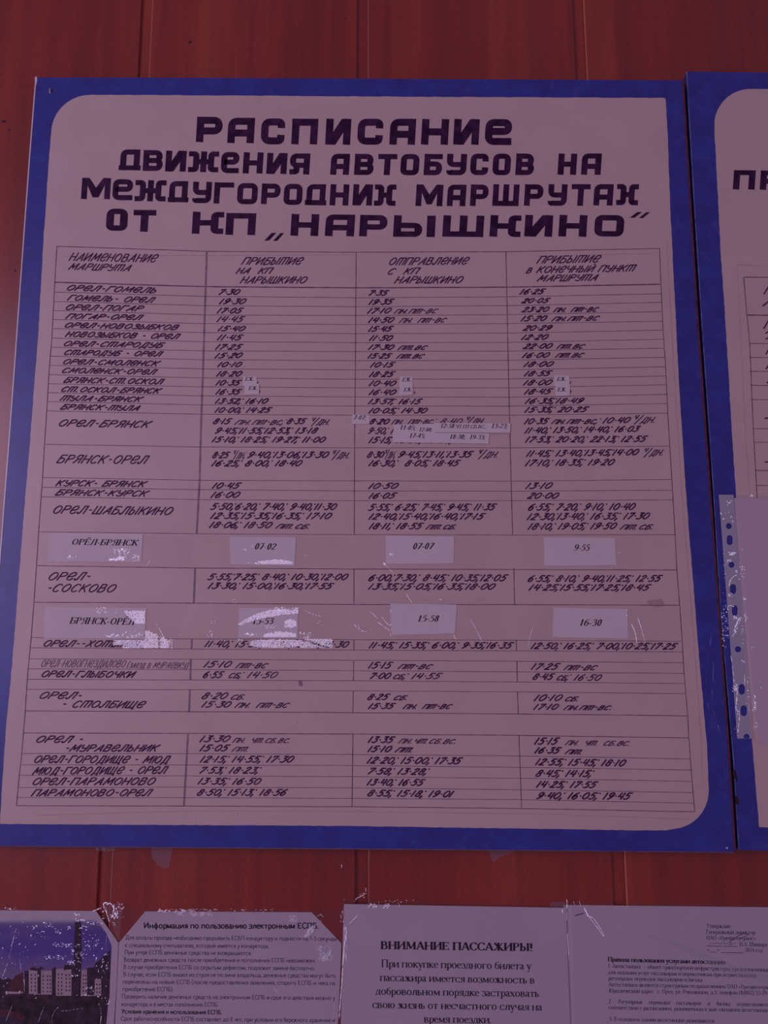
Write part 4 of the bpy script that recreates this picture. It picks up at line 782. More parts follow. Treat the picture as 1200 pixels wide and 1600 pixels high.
t3 = tape([(560, 838), (760, 839), (758, 892), (558, 890)], 'clear smooth tape over the 07-07 slip', 3)
def f(mb):
    scatter(mb, CR, (608, 863, 614, 867), 8, (1.5, 4), (.3, .6), (-30, 0)); scatter(mb, CR, (599, 879, 603, 883), 8, (1.5, 4), (.3, .6), (-60, -20)); streak(mb, CR, [(603, 883), (609, 890), (616, 896)], .6, gap=.2)
creases(t3, f)
t4 = tape([(815, 837), (1000, 838), (1003, 888), (817, 886)], 'clear smooth tape over the 9-55 slip', 4)
creases(t4, lambda mb: (scatter(mb, CR, (964, 862, 969, 866), 4, (1, 2.6)), scatter(mb, CR, (961, 881, 965, 884), 3, (1, 2))))
t5 = tape([(58, 943), (292, 944), (272, 1013.5), (52, 1012)], 'clear tape with broad glare patches over the БРЯНСК-ОРЁЛ slip', 5)
def f(mb):
    scatter(mb, CR, (196, 955, 226, 974), 95, (2, 5.5), (.2, .6), (-10, 60), .12, lambda x, y: (x - 196) / 30 > (y - 955) / 19 * .6 - .1)
    scatter(mb, CR, (147, 949, 182, 958), 22, (1.2, 4), ang=(-20, 40)); scatter(mb, CR, (164, 991, 194, 996), 34, (2, 5), (.2, .5), (-5, 10)); scatter(mb, CR, (196, 985, 222, 996), 30, (1.5, 4), ang=(40, 90))
    scatter(mb, CR, (178, 1001, 228, 1013), 190, (2.5, 7), (.3, .8), (-10, 50), .09, lambda x, y: x > 192 or y < 1008)
    scatter(mb, CR, (228, 986, 264, 1013), 330, (2.5, 7), (.35, .9), (-70, 70), .085, lambda x, y: (x - 228) / 36 * 16 < (y - 984) and not (247 < x < 250)); scatter(mb, CR, (264, 998, 270, 1013), 26, (1.5, 4), (.2, .4), (75, 95))
    streak(mb, CR + .0003, [(248, 981), (253, 990), (257, 1000), (258, 1012)], 1.1); scatter(mb, CR, (240, 975, 246, 982), 5, (1, 4), (.2, .4), (-60, -30)); scatter(mb, CR, (281, 989, 284, 993), 3, (1, 3))
creases(t5, f)
t6 = tape([(330, 943), (556, 945), (552, 1015), (326, 1013)], 'badly wrinkled shiny clear tape over the 15-53 slip', 6)
def f(mb):
    def arcb(x, y):
        t = (x - 374) / 92; yc = 975 - 46 * t + 28 * t * t; return abs(y - yc) < 1.6 + 3.6 * math.sin(min(1, max(0, t * 1.05)) * 3.0)
    scatter(mb, CR, (374, 947, 466, 982), 360, (2, 6.5), (.25, .6), (5, 40), .10, arcb)
    scatter(mb, CR, (430, 951, 466, 957), 30, (2, 6), (.2, .4), (-12, 0)); scatter(mb, CR, (424, 948, 466, 951), 20, (2, 6), (.15, .3), (-6, 4))
    scatter(mb, CR, (444, 968, 463, 981), 90, (1.5, 4.5), (.3, .7), (-40, 30), .11); scatter(mb, CR, (412, 976, 432, 981), 16, (2, 5), (.15, .35), (5, 20))
    scatter(mb, CR, (413, 986, 463, 996), 110, (2, 6), (.2, .5), (-8, 14), .10, lambda x, y: y > 991 - 4 * math.sin((x - 413) / 50 * 3)); scatter(mb, CR, (382, 989, 402, 993), 22, (2, 6), (.15, .4), (-4, 4))
    scatter(mb, CR, (391, 999, 470, 1012), 460, (2.5, 7), (.35, .9), (-20, 40), .09); scatter(mb, CR, (470, 999, 519, 1012), 200, (2, 6), (.3, .7), (-40, 60), .11, lambda x, y: abs(y - 999 - (x - 470) * .3) > 1.3)
    scatter(mb, CR, (467, 988, 486, 1001), 40, (1.5, 4), ang=(-60, 60)); scatter(mb, CR, (372, 998, 380, 1006), 12, (1, 3.5)); streak(mb, CR, [(476, 954), (490, 960), (502, 963)], .8, gap=.2)
    scatter(mb, CR, (330, 968, 338, 975), 5, (1, 3)); scatter(mb, CR, (324, 985, 332, 996), 10, (1.2, 4), ang=(60, 90)); scatter(mb, CR, (495, 969, 505, 978), 5, (1, 2.5)); scatter(mb, CR, (363, 936, 369, 941), 5, (1.5, 4), (.15, .35), (30, 45))
creases(t6, f)
t7 = tape([(550, 932), (790, 934), (788, 1000), (548, 998)], 'clear tape with thin scratches over the 15-58 slip', 7)
def f(mb):
    for q in ([(554, 976), (560, 982), (567, 986), (574, 988)], [(579, 956), (584, 960), (590, 967)], [(597, 964), (602, 971), (609, 978)], [(590, 972), (600, 979), (609, 985)], [(643, 940), (634, 928)], [(708, 992), (712, 998)]):
        streak(mb, CR, q, 1.0, .08, .15)
    for y in (946, 953, 956, 970, 976, 983, 992): scatter(mb, CR, (609, y - 1.5, 612, y + 1.5), 2, (1.2, 3), ang=(60, 90))
    scatter(mb, CR, (686, 936, 692, 938), 4, (1.5, 4), (.2, .4), (-5, 5)); scatter(mb, CR, (552, 974, 562, 980), 6, (1, 3))
creases(t7, f)
creases(t7, lambda mb: streak(mb, CR, [(735, 968), (741, 978), (748, 991), (754, 1004)], 2.6, .05), 'crease_soft')
t8 = tape([(826, 944), (1040, 947), (1044, 1004), (824, 1002)], 'clear tape with curved bright folds over the 16-30 slip', 8)
def f(mb):
    for q, wd in (([(987, 976), (992, 987), (995, 1003)], 1.5), ([(997, 967), (1001, 978)], 1.3), ([(1001, 978), (1005, 992), (1008, 1004)], .6)): streak(mb, CR, q, wd, .05)
    for y in (954, 961): scatter(mb, CR, (979, y - 1, 981, y + 1), 2, (1.2, 2.6))
creases(t8, f)
creases(t8, lambda mb: streak(mb, CR, [(833, 978), (829, 992), (825, 1010)], 1.8, .05), 'crease_soft')

# ================================================================== punched plastic pocket on the second board
PK = BF + .0012
pk = bpy.data.objects.new('plastic_pocket', None); C.objects.link(pk)
tag(pk, 'clear plastic pocket with punched holes holding a blank white sheet', 'plastic pocket')
L0, L1 = [(1123, 773), (1152, 1154)], [(1146, 773), (1183, 1160)]
mb = MB()
sheetpx = [(1147, 778), (1480, 782), (1520, 1165), (1186, 1162), (1180, 1140), (1172, 1080), (1160, 950)]
slab(mb, sheetpx, PF + .0001, PF + .0005); mb.build('paper_sheet', M['pocket_paper'], pk)
# margin strip with real holes: rows of quads around polygonal holes
holes = [(1138.7, 822, 4.6, 4.8), (1140, 844, 4.6, 7.8), (1143, 882.5, 4.5, 4.7), (1145.3, 920.5, 4.7, 7.8), (1148, 954, 4.4, 8.2), (1153, 1014.5, 4.8, 4.8), (1159, 1077, 4.8, 8.2), (1162, 1110.5, 5, 8.4), (1166.5, 1152, 4.5, 5.5)]
def xl(y): return 1123 + (y - 773) * 29 / 381
def xr(y): return 1146 + (y - 773) * 30 / 381
mb = MB(); ys = 773.0
def band(mb, y0, y1):
    k = max(1, int((y1 - y0) / 8))
    for i in range(k):
        a, b = y0 + (y1 - y0) * i / k, y0 + (y1 - y0) * (i + 1) / k
        mb.add([P(xl(a), a, PK), P(xr(a), a, PK), P(xr(b), b, PK), P(xl(b), b, PK)], [(0, 3, 2, 1)])
for hx, hy, rx, ry in holes:
    y0, y1 = hy - ry - 2, min(hy + ry + 2, 1154)
    if y0 > ys: band(mb, ys, y0)
    ring = []; outr = []
    n = 16
    for i in range(n):
        a = 2 * math.pi * i / n; c, s = math.cos(a), math.sin(a)
        if ry > rx * 1.2: px_, py_ = hx + rx * c, hy + (ry - rx) * (1 if s > 0.01 else (-1 if s < -0.01 else 0)) + rx * s
        else: px_, py_ = hx + rx * c, hy + ry * s
        py_ = min(py_, y1 - .3)
        m = max(abs(c), abs(s)); u, v = c / m, s / m
        oy_ = hy + v * (ry + 2); oy_ = min(oy_, y1)
        ox_ = (xl(oy_) + xr(oy_)) / 2 + u * (xr(oy_) - xl(oy_)) / 2
        ring.append(P(px_, py_, PK)); outr.append(P(ox_, oy_, PK))
    mb.add(ring + outr, [(i, n + i, n + (i + 1) % n, (i + 1) % n) for i in range(n)])
    ys = y1
mb.build('punched_margin', M['punched'], pk)
mb = MB()
for i in range(20):
    a, b = 773 + i * 19.3, 773 + (i + 1) * 19.3
    mb.add([P(xr(a), a, PK), P(xr(a) + 3.5, a, PK + .0003), P(xr(b) + 3.5, b, PK + .0003), P(xr(b), b, PK)], [(0, 3, 2, 1)])
mb.build('welded_seam', M['sleeve'], pk)
film_patch('clear_front', [(1149.5, 774), (1490, 778), (1530, 1166), (1184, 1162)], PK + .0003, 'sleeve', (20, 24), .0006, pk, 12)
def f(mb):
    o = PK + .0006
    for x, y, s, n in ((1127, 802, 4, 7), (1133, 801, 2, 3), (1138, 800, 3, 4), (1131, 811, 2.5, 4), (1143, 808, 3, 6), (1145, 815, 2, 4)): scatter(mb, o, (x - s / 2, y - s / 2, x + s / 2, y + s / 2), n, (1, 3), ang=(20, 100))
    streak(mb, o, [(1135, 783), (1140, 786), (1143, 782)], 1.2, .1); streak(mb, o, [(1136, 790), (1141, 785), (1144, 781)], 1.0, .1)
    scatter(mb, o, (1139, 863, 1149, 867), 14, (2, 6), (.3, .6), (-10, 10)); scatter(mb, o, (1136, 874, 1144, 878), 10, (1.5, 4)); scatter(mb, o, (1147, 891, 1152, 895), 8, (1.5, 4))
    streak(mb, o, [(1139, 916), (1141, 907), (1146, 901), (1152, 898)], 1.3, .06)
    scatter(mb, o, (1138, 926, 1144, 932), 12, (1, 4)); streak(mb, o, [(1136, 949), (1141, 946), (1147, 948)], 1.4, .08); scatter(mb, o, (1155, 880, 1164, 905), 22, (1, 3)); scatter(mb, o, (1161, 930, 1165, 937), 9, (1.5, 4))
    scatter(mb, o, (1128, 945, 1138, 1012), 60, (1, 3.5), ang=(30, 110)); scatter(mb, o, (1144, 965, 1158, 995), 36, (2, 6), (.25, .5), (50, 75), .09, lambda x, y: abs(x - 1157 + (y - 965) * .42) < 3)
    scatter(mb, o, (1147, 961, 1152, 968), 6, (2, 5), ang=(50, 70)); scatter(mb, o, (1162, 960, 1167, 970), 8, (1.5, 5), (.2, .4), (50, 70)); scatter(mb, o, (1157, 965, 1162, 1012), 30, (.8, 2.2)); scatter(mb, o, (1130, 850, 1136, 945), 24, (.8, 2), ang=(60, 100))
    scatter(mb, o, (1158, 1029, 1164, 1036), 6, (1.5, 4)); streak(mb, o, [(1142, 1025), (1145, 1045), (1147, 1065)], 1.0, .1, .3); scatter(mb, o, (1145, 1068, 1152, 1080), 34, (1.5, 4)); streak(mb, o, [(1152, 1080), (1151, 1095), (1150, 1108), (1155, 1112)], 1.8, .09)
    streak(mb, o, [(1155, 1112), (1155, 1126), (1153, 1143)], 1.4, .1); streak(mb, o, [(1164, 1056), (1163, 1068)], 1.4, .1); scatter(mb, o, (1167, 1058, 1171, 1110), 36, (.8, 2.8), ang=(60, 110)); scatter(mb, o, (1176, 1087, 1182, 1112), 26, (1.2, 4), ang=(30, 90))
    scatter(mb, o, (1177, 1129, 1184, 1138), 12, (1, 3.5)); scatter(mb, o, (1171, 1120, 1180, 1130), 4, (.8, 2)); scatter(mb, o, (1148, 1110, 1153, 1150), 22, (.7, 1.8)); scatter(mb, o, (1174, 1007, 1178, 1014), 4, (1, 4), (.2, .3), (80, 95)); scatter(mb, o, (1186, 1064, 1190, 1075), 6, (1, 2.6)); scatter(mb, o, (1170, 773, 1176, 778), 5, (1.5, 4)); scatter(mb, o, (1158, 857, 1160, 859), 2, (1, 2))
creases(pk, f)

# ================================================================== notices along the bottom of the wall
WP = 0.0004; WPT = 0.0008
def paper(px, name, label, cat, group=None, off=WP, mat='sheet', th=.0004):
    mb = MB(); slab(mb, px, off, off + th); o = mb.build(name, M[mat]); tag(o, label, cat, group); return o
NGR = 'printed notices along the bottom'
n1 = paper([(-160, 1421), (150, 1423.5), (185, 1473), (182, 1540), (178, 1600), (166, 1830), (-210, 1826)], 'picture_sheet', 'colour picture of pale apartment blocks under blue sky, at the lower left corner', 'picture', None)
n2 = paper([(227, 1424), (487, 1425.5), (533.5, 1474), (531, 1540), (528, 1600), (520, 1836), (168, 1830), (179.5, 1600), (186, 1473)], 'printed_notice', 'white notice with cut corners and small sans text about ticket cards', 'notice', NGR)
n4 = paper([(880, 1414), (1280, 1418.5), (1300, 1850), (884, 1836)], 'printed_notice', 'white notice of station rules with small serif text, at the lower right', 'notice', NGR)
n3 = paper([(537.5, 1412.5), (884.5, 1418.5), (886, 1475), (891, 1600), (897, 1842), (524, 1834), (532.5, 1600), (535.5, 1470)], 'printed_notice', 'white notice headed ВНИМАНИЕ ПАССАЖИРЫ! in bold serif capitals', 'notice', NGR, WP + .0016)
# --- text of the ticket card notice
O2 = WP + .0004 + .0001
sans('Информация по пользованию электронным ЕСПБ.', 225, 498, 1450.5, 1451, 9.2, O2, n2, 'printed_text', 'toner', True)
for t, a, b, y0, y1, bo in [('Для оплаты проезда необходимо предъявить ЕСБП кондуктору и поднести на 1-3 секунды', 196, 526, 1468, 1470, 0), ('к специальному считывателю, который имеется у кондуктора.', 195.5, 420, 1480, 1481.3, 0),
    ('При утере ЕСПБ денежные средства не возвращаются.', 195, 393, 1491, 1492.5, 0), ('Возврат денежных средств после приобретения и пополнения ЕСПБ невозможен.', 194, 493, 1502.7, 1504, 0), ('В случае приобретения ЕСПБ со скрытым дефектом, подлежит замене бесплатно.', 193.5, 492, 1514, 1516, 0),
    ('В случае, если ЕСПБ вышел из строя не по вине владельца, денежные средства могут быть', 193, 524.5, 1525.5, 1527.5, 0), ('перенесены на новый ЕСПБ (после предоставления заявления, старого ЕСПБ и чека на', 192, 524, 1537, 1539.3, 0),
    ('приобретение ЕСПБ).', 191.5, 271, 1548.5, 1549, 0), ('Проверить наличие денежных средств на электронном ЕСПБ и срок его действия можно у', 190.7, 523.5, 1560, 1562.5, 0), ('кондуктора и в местах пополнения ЕСПБ.', 190, 341, 1572, 1573, 0),
    ('Условия хранения и использования ЕСПБ.', 189.7, 347, 1583.5, 1585, 1), ('Срок работоспособности ЕСПБ составляет до 8 лет, при условии его бережного хранения и', 189, 523, 1594.7, 1597.3, 0)]:
    sans(t, a, b, y0, y1, 6.7, O2, n2, 'printed_text', 'toner' if bo else 'toner_soft', bool(bo))
# --- text of the warning notice
O3 = WP + .0016 + .0004 + .0001
serif('ВНИМАНИЕ ПАССАЖИРЫ!', 593.2, 832.6, 1482.8, 1486, 12, O3, n3, 'printed_text', 'toner', True)
for t, a, b, y0, y1 in [('При покупке проездного билета у', 594.8, 831.7, 1511, 1515), ('пассажира имеется возможность в', 592.6, 835, 1532.7, 1536.8), ('добровольном порядке застраховать', 586, 842, 1554, 1557.8), ('свою жизнь от несчастного случая на', 581.8, 847.8, 1575, 1579), ('время поездки.', 661.5, 768, 1597.6, 1598.8)]:
    serif(t, a, b, y0, y1, 11.8, O3, n3, 'printed_text', 'toner')
# --- text of the rules notice
O4 = WP + .0004 + .0001
M['toner_faded'] = ink('faded_toner', (0.10, 0.055, 0.12), (0.22, 0.14, 0.22), 0.4, 0.7, 300)
K = dict(mat='toner_faded')
for t, a, b, y0, y1, h in [('Утверждаю', 1103, 1141.5, 1449.6, 1450, 6.3), ('Генеральный директор', 1103, 1180, 1459, 1460, 6.3), ('ОАО «Орелавтотранс»', 1104, 1181, 1468.2, 1469, 6.3), ('И.А. Шишыря', 1155, 1199, 1478, 1479, 6.3), ('«', 1104.5, 1108, 1486, 1486, 6), ('»', 1121, 1124.5, 1486.5, 1486.5, 6), ('2014 год', 1164, 1192, 1487, 1488, 6.3),
    ('1. Автостанция   - объект транспортной инфраструктуры, предназначенный', 950, 1203, 1512, 1518.3, 6.2), ('для оказания услуг пассажирам и перевозчикам при осуществлении', 950, 1182, 1522, 1527, 6.2), ('регулярных перевозок пассажиров и багажа', 950, 1098, 1531.5, 1534, 6.2),
    ('Автостанция является структурным подразделением ОАО «Орелавтотранс»', 950, 1212, 1541, 1545.6, 6.2), ('Юридический адрес   г. Орел, ул. Революции, д.1. телефон (84862) 55-29-', 951, 1201, 1550.7, 1554.8, 6.2),
    ('2.     Регулярные     перевозки     пассажиров     и     багажа     осуществляются', 951, 1206, 1567.7, 1572.6, 6.2), ('соответствии с расписанием, размещенным в зале ожидания автостанции.', 951, 1203, 1577, 1581.5, 6.2), ('3. В основном здании автостанции размещаются:', 952, 1117, 1595, 1598, 6.2)]:
    serif(t, a, b, y0, y1, h, O4, n4, 'printed_text', **K)
serif('Правила пользования услугами автостанции', 949, 1134, 1502.2, 1506.8, 7.2, O4, n4, 'printed_text', 'toner', True)
for q, nm in (([(1104, 1478.3), (1128, 1478.6)], 'signature_line'), ([(1129.5, 1478.8), (1152, 1479)], 'signature_line'), ([(1109, 1487.6), (1120, 1487.9)], 'date_line'), ([(1126.5, 1488.3), (1162, 1489)], 'date_line')):
    mb = MB(); ribbon(mb, q, .8, .8, O4); mb.build(nm, M['toner_soft'], n4)
mb = MB(); ribbon(mb, smooth([(1108, 1476), (1112, 1473), (1116, 1474.5), (1122, 1473), (1125, 1475), (1130, 1473), (1134, 1475), (1138, 1473), (1143, 1472), (1139, 1477), (1150, 1473)]), .6, .6, O4)
ribbon(mb, smooth([(1140, 1471), (1150, 1465), (1160, 1459), (1170, 1460), (1155, 1467)]), .8, .8, O4); mb.build('signature', M['toner_soft'], n4)
mb = MB(); ribbon(mb, [(898.5, 1430.8), (912, 1426.8)], 1.0, 1.0, O4 + .0004); o = mb.build('staple', M['dark'], n4)

# --- the printed picture (flat print on the sheet)
O1 = WP + .0004 + .00006
def sky_mat():
    m, N, L, B = newmat('printed_sky'); v = coords(N, L)
    sx = N.new('ShaderNodeSeparateXYZ'); L.new(v, sx.inputs[0])
    mr = N.new('ShaderNodeMapRange'); z0, z1 = P(60, 1525).z, P(60, 1437).z
    mr.inputs[1].default_value = z0; mr.inputs[2].default_value = z1; L.new(sx.outputs['Z'], mr.inputs[0])
    g = ramp(N, L, mr.outputs[0], [(0, (.26, .20, .36)), (.2, (.22, .15, .40)), (.42, (.12, .09, .42)), (.8, (.13, .08, .38)), (.93, (.20, .18, .40)), (1.0, (.62, .62, .68))])
    n = noise(N, L, coords(N, L, (1, 1, 2.2)), 38, 5)
    L.new(mixc(N, L, ramp(N, L, n, [(.52, (0, 0, 0)), (.75, (.55, .55, .55))]), g, (.36, .28, .40)), B.inputs['Base Color'])
    B.inputs['Roughness'].default_value = .4; return m
M['psky'] = sky_mat()
M['pground'] = speckled('printed_trees', (.050, .026, .036), .8, 130, .4, .3, .3, 0, (60, (.11, .045, .05)))
M['pblock'] = speckled('printed_pale_facade', (.60, .48, .46), .1, 200, .5)
M['pdark'] = speckled('printed_dark', (.06, .025, .05), .5, 250, .5)
M['pred'] = speckled('printed_red_brick', (.13, .035, .045), .3, 200, .5)
M['proad'] = speckled('printed_road', (.06, .04, .08), .3, 90, .5)
def pr(name, px, mat, k=0):
    mb = MB()
    for q in (px if isinstance(px[0][0], tuple) else [px]): flat(mb, q, O1 + .00002 * k)
    return mb.build(name, M[mat], n1)
IR = [(168, 1437), (176, 1475), (171, 1540), (165, 1600), (155, 1790)]
pr('printed_sky', [(-150, 1435), (150, 1437), (166, 1458), (174.5, 1478), (172, 1530), (-165, 1530)], 'psky')
pr('printed_trees', [(-165, 1530), (0, 1528), (14, 1536), (38, 1551), (60, 1554), (84, 1551), (115, 1556), (150, 1556), (170.5, 1552), (166, 1600), (157, 1795), (-190, 1790)], 'pground', 1)
pr('printed_road', [(-180, 1640), (-60, 1585), (5, 1583), (22, 1592), (30, 1612), (10, 1650), (-180, 1760)], 'proad', 2)
pr('printed_roof', [(-30, 1575), (10, 1578), (30, 1583), (40, 1590), (36, 1594), (20, 1590), (0, 1588), (-30, 1590)], 'pred', 3)
pr('printed_tree', [[(0, 1545), (3, 1532), (12, 1528), (20, 1531), (23, 1540), (36, 1544), (40, 1556), (0, 1560)], [(148, 1506), (158, 1498), (166, 1490), (173, 1484), (171, 1560), (150, 1558), (146, 1520)]], 'pdark', 2)
pr('printed_brick_house', [(20, 1530), (25, 1524), (36, 1519), (38, 1552), (14, 1553), (16, 1534)], 'pred', 3)
pr('printed_tower', [[(117, 1441), (127, 1440), (127.5, 1500), (126, 1556), (113, 1556), (115, 1500)]], 'pdark', 3)
pr('printed_wall', [(10, 1549), (33, 1550), (32, 1553), (10, 1553)], 'pblock', 4)
blocks = [(38.5, 45, 1517, 1552, 'pdark'), (45, 58.5, 1515, 1553, 'pblock'), (58.5, 64, 1513, 1553, 'pdark'), (64, 71, 1517, 1554, 'pblock'), (71, 81, 1517, 1554, 'pblock'), (81, 87, 1514, 1555, 'pdark'), (87.5, 99.5, 1514, 1556, 'pblock'), (99.5, 111.5, 1515, 1556, 'pblock'), (111.5, 117, 1513, 1557, 'pdark'), (127, 136, 1516, 1554, 'pblock'), (136, 148, 1512, 1555, 'pdark'), (148, 158, 1530, 1555, 'pblock'), (158, 170, 1518, 1556, 'pdark')]
for a, b, y0, y1, mt in blocks:
    o = pr('printed_building', [(a, y0), (b, y0 - .5), (b, y1), (a, y1)], mt, 4)
    if mt == 'pblock':
        mb = MB()
        for xx in ((a + (b - a) * .25, a + (b - a) * .68) if b - a > 8 else (a + 2.6,)):
            for yy in range(int(y0) + 7, int(y1) - 4, 6): flat(mb, [(xx, yy), (xx + 1.8, yy), (xx + 1.8, yy + 2.8), (xx, yy + 2.8)], O1 + .00012)
        w_ = mb.build('printed_windows', M['pdark'], o)
pr('printed_roofline', [[(46, 1516), (48, 1512), (53, 1511), (58, 1513), (58.5, 1517)], [(60, 1514), (64, 1510), (70, 1514)], [(99, 1516), (101, 1508), (107, 1506), (116, 1508), (117, 1514)], [(81, 1515), (86, 1510), (88, 1515)]], 'pdark', 5)

# --- plastic over the left two sheets, tapes and torn remnants
FO = WP + .0012
sl = film_patch('plastic_sleeve', [(-40, 1417), (189, 1419), (172, 1838), (-215, 1838)], FO, 'sleeve', (22, 20), .0007, None, 21)
tag(sl, 'crinkled clear plastic sleeve over the picture of apartment blocks', 'plastic sleeve', 'clear plastic over the lower notices')
def f(mb):
    o = FO + .0007
    for x0, y0, x1, y1, n, an in ((116, 1427, 126, 1431, 10, (-10, 30)), (118, 1435, 133, 1439, 10, (-5, 20)), (69, 1441, 83, 1449, 16, (-60, -10)), (50, 1445, 58, 1452, 8, (-30, 60)), (105, 1447, 114, 1452, 9, (0, 40)), (125, 1446, 135, 1453, 14, (-20, 20)), (86, 1450, 96, 1460, 14, (30, 90)), (58, 1454, 74, 1464, 9, (-10, 10)),
                             (136, 1441, 160, 1447, 18, (-10, 20)), (80, 1472, 112, 1480, 40, (-10, 15)), (118, 1476, 124, 1481, 6, (0, 50)), (70, 1492, 104, 1499, 40, (-10, 15)), (106, 1484, 120, 1492, 10, (0, 30)), (118, 1486, 134, 1500, 20, (0, 50)), (104, 1501, 118, 1508, 22, (0, 30)), (128, 1476, 140, 1480, 8, (0, 20)),
                             (145, 1466, 153, 1486, 12, (-80, -40)), (150, 1494, 170, 1512, 16, (20, 70)), (112, 1522, 123, 1526, 12, (-5, 10)), (133, 1541, 148, 1556, 20, (30, 100)), (166, 1504, 170, 1514, 6, (40, 80)), (8, 1418, 26, 1422, 10, (-10, 10)), (164, 1555, 172, 1570, 10, (30, 90)), (0, 1440, 60, 1560, 40, (40, 80)), (120, 1440, 170, 1560, 60, (-40, 60))):
        scatter(mb, o, (x0, y0, x1, y1), n, (.9, 3.4), (.2, .6), an, .12)
    for q, wd in (([(94, 1580), (108, 1578.5), (122, 1576.5), (131, 1576)], .8), ([(3, 1529), (10, 1510), (16, 1488), (22, 1462), (25, 1452)], .9), ([(13, 1508), (18, 1490)], .7), ([(29, 1500), (34, 1514)], .7), ([(157, 1600), (158, 1585), (157, 1575), (154, 1568)], 1.2), ([(60, 1596), (66, 1580), (70, 1570)], .7), ([(80, 1600), (84, 1582), (93, 1572)], .6), ([(32, 1578), (42, 1586)], .7), ([(13, 1590), (17, 1572)], .6), ([(165, 1461), (167, 1480)], .6)):
        streak(mb2, o, q, wd * .8, .14, .25)
mb2 = MB(); creases(sl, f, 'glint')
o = mb2.build('crease', M['crease'], sl); o['kind'] = 'stuff'
sl2 = film_patch('plastic_sleeve', [(190, 1419), (534, 1421), (522, 1840), (172, 1838)], FO, 'sleeve', (26, 20), .0006, None, 22)
tag(sl2, 'clear plastic sleeve with faint folds over the ticket card notice', 'plastic sleeve', 'clear plastic over the lower notices')
def f(mb):
    o = FO + .0007
    scatter(mb, o, (248, 1420, 290, 1425), 26, (1.5, 6), (.15, .4), (-8, 8)); scatter(mb, o, (300, 1420, 345, 1424), 12, (1, 4), (.2, .4), (-8, 8)); scatter(mb, o, (352, 1420, 425, 1424), 20, (1, 4), (.2, .4), (-8, 8))
    streak(mb, o, [(495, 1432), (501, 1429), (505, 1433)], .9, .1); streak(mb, o, [(500, 1438), (503, 1440)], .8, .1); streak(mb, o, [(425, 1426), (426, 1420)], .8, .1)
creases(sl2, f)
def f(mb):
    o = FO + .0008
    scatter(mb, o, (476, 1446, 492, 1463), 60, (3, 8), (.3, .6), (40, 60), .1, lambda x, y: abs(x - 492 + (y - 1446) * .8) < 4); scatter(mb, o, (452, 1430, 464, 1440), 20, (2, 6), (.3, .6), (-60, -30), .1)
    scatter(mb, o, (496, 1478, 518, 1500), 46, (3, 9), (.4, .8), (-20, 60), .14); streak(mb, o, [(500, 1500), (512, 1501), (520, 1493)], 1.2, .1, .2); streak(mb, o, [(268, 1469), (282, 1469.5)], 1.4, .1); streak(mb, o, [(350, 1469), (364, 1470)], 1.4, .1)
    scatter(mb, o, (273, 1421, 332, 1430), 40, (4, 12), (.2, .4), (-8, 8), .1); streak(mb, o, [(428, 1545), (434, 1550)], 1, .1); streak(mb, o, [(524.5, 1520), (524, 1590)], .8, .1, .1); streak(mb, o, [(303, 1472), (297, 1500)], .8, .2, .5)
creases(sl2, f, 'crease_soft')
tp = film_patch('clear_tape', [(158, 1410), (193, 1412), (190, 1440), (186, 1471)], FO + .0012, 'oldtape', (10, 12), .0012, None, 23)
tag(tp, 'crumpled clear tape joining the picture and the ticket card notice', 'tape', 'clear tape on the wood wall')
def f(mb):
    o = FO + .0026
    streak(mb, o, [(161, 1414), (163, 1411), (166, 1410), (168, 1413)], 1.5, .08); streak(mb, o, [(168, 1413), (171, 1411), (175, 1414), (177, 1418)], 1.5, .08); streak(mb, o, [(145, 1423.5), (152, 1421), (158, 1418.5)], 1.4, .06)
    for q in ([(165, 1418), (167, 1428), (171, 1440)], [(178, 1414), (177, 1424), (174, 1434)], [(180, 1424), (181, 1432), (178, 1436)], [(184, 1416), (190, 1420), (194, 1417)], [(162, 1414), (163, 1420), (167, 1426)]): streak(mb, o, q, 1.1, .09, .1)
    scatter(mb, o, (160, 1410, 193, 1436), 34, (1, 3.4), ang=(20, 100)); scatter(mb, o, (175, 1426, 184, 1434), 16, (1, 3.4), ang=(60, 100)); scatter(mb, o, (176, 1441, 180, 1447), 6, (1, 2.5))
creases(tp, f, 'glint')
tp = film_patch('clear_tape', [(533, 1351), (571, 1353), (570, 1402), (534, 1412)], .0009, 'tape', (8, 10), .0006, None, 24)
tag(tp, 'peeling clear tape above the top left corner of the ВНИМАНИЕ notice', 'tape', 'clear tape on the wood wall')
def f(mb):
    o = .0018
    streak(mb, o, [(571, 1386), (571.5, 1392), (568, 1398), (563, 1401), (557, 1404), (554, 1409)], 1.2, .1, .1); scatter(mb, o, (562, 1394, 572, 1404), 12, (.8, 2.2)); scatter(mb, o, (532, 1351, 536, 1356), 6, (1, 3)); scatter(mb, o, (536, 1402, 541, 1410), 5, (.8, 2)); streak(mb, o, [(571, 1325), (571, 1345)], .8, .1, .3)
creases(tp, f)
s3 = film_patch('plastic_sleeve', [(534, 1405), (888, 1412), (899, 1846), (522, 1840)], WP + .0030, 'sleeve', (20, 14), .0003, None, 25)
tag(s3, 'clear plastic sleeve over the ВНИМАНИЕ ПАССАЖИРЫ! notice', 'plastic sleeve', 'clear plastic over the lower notices')
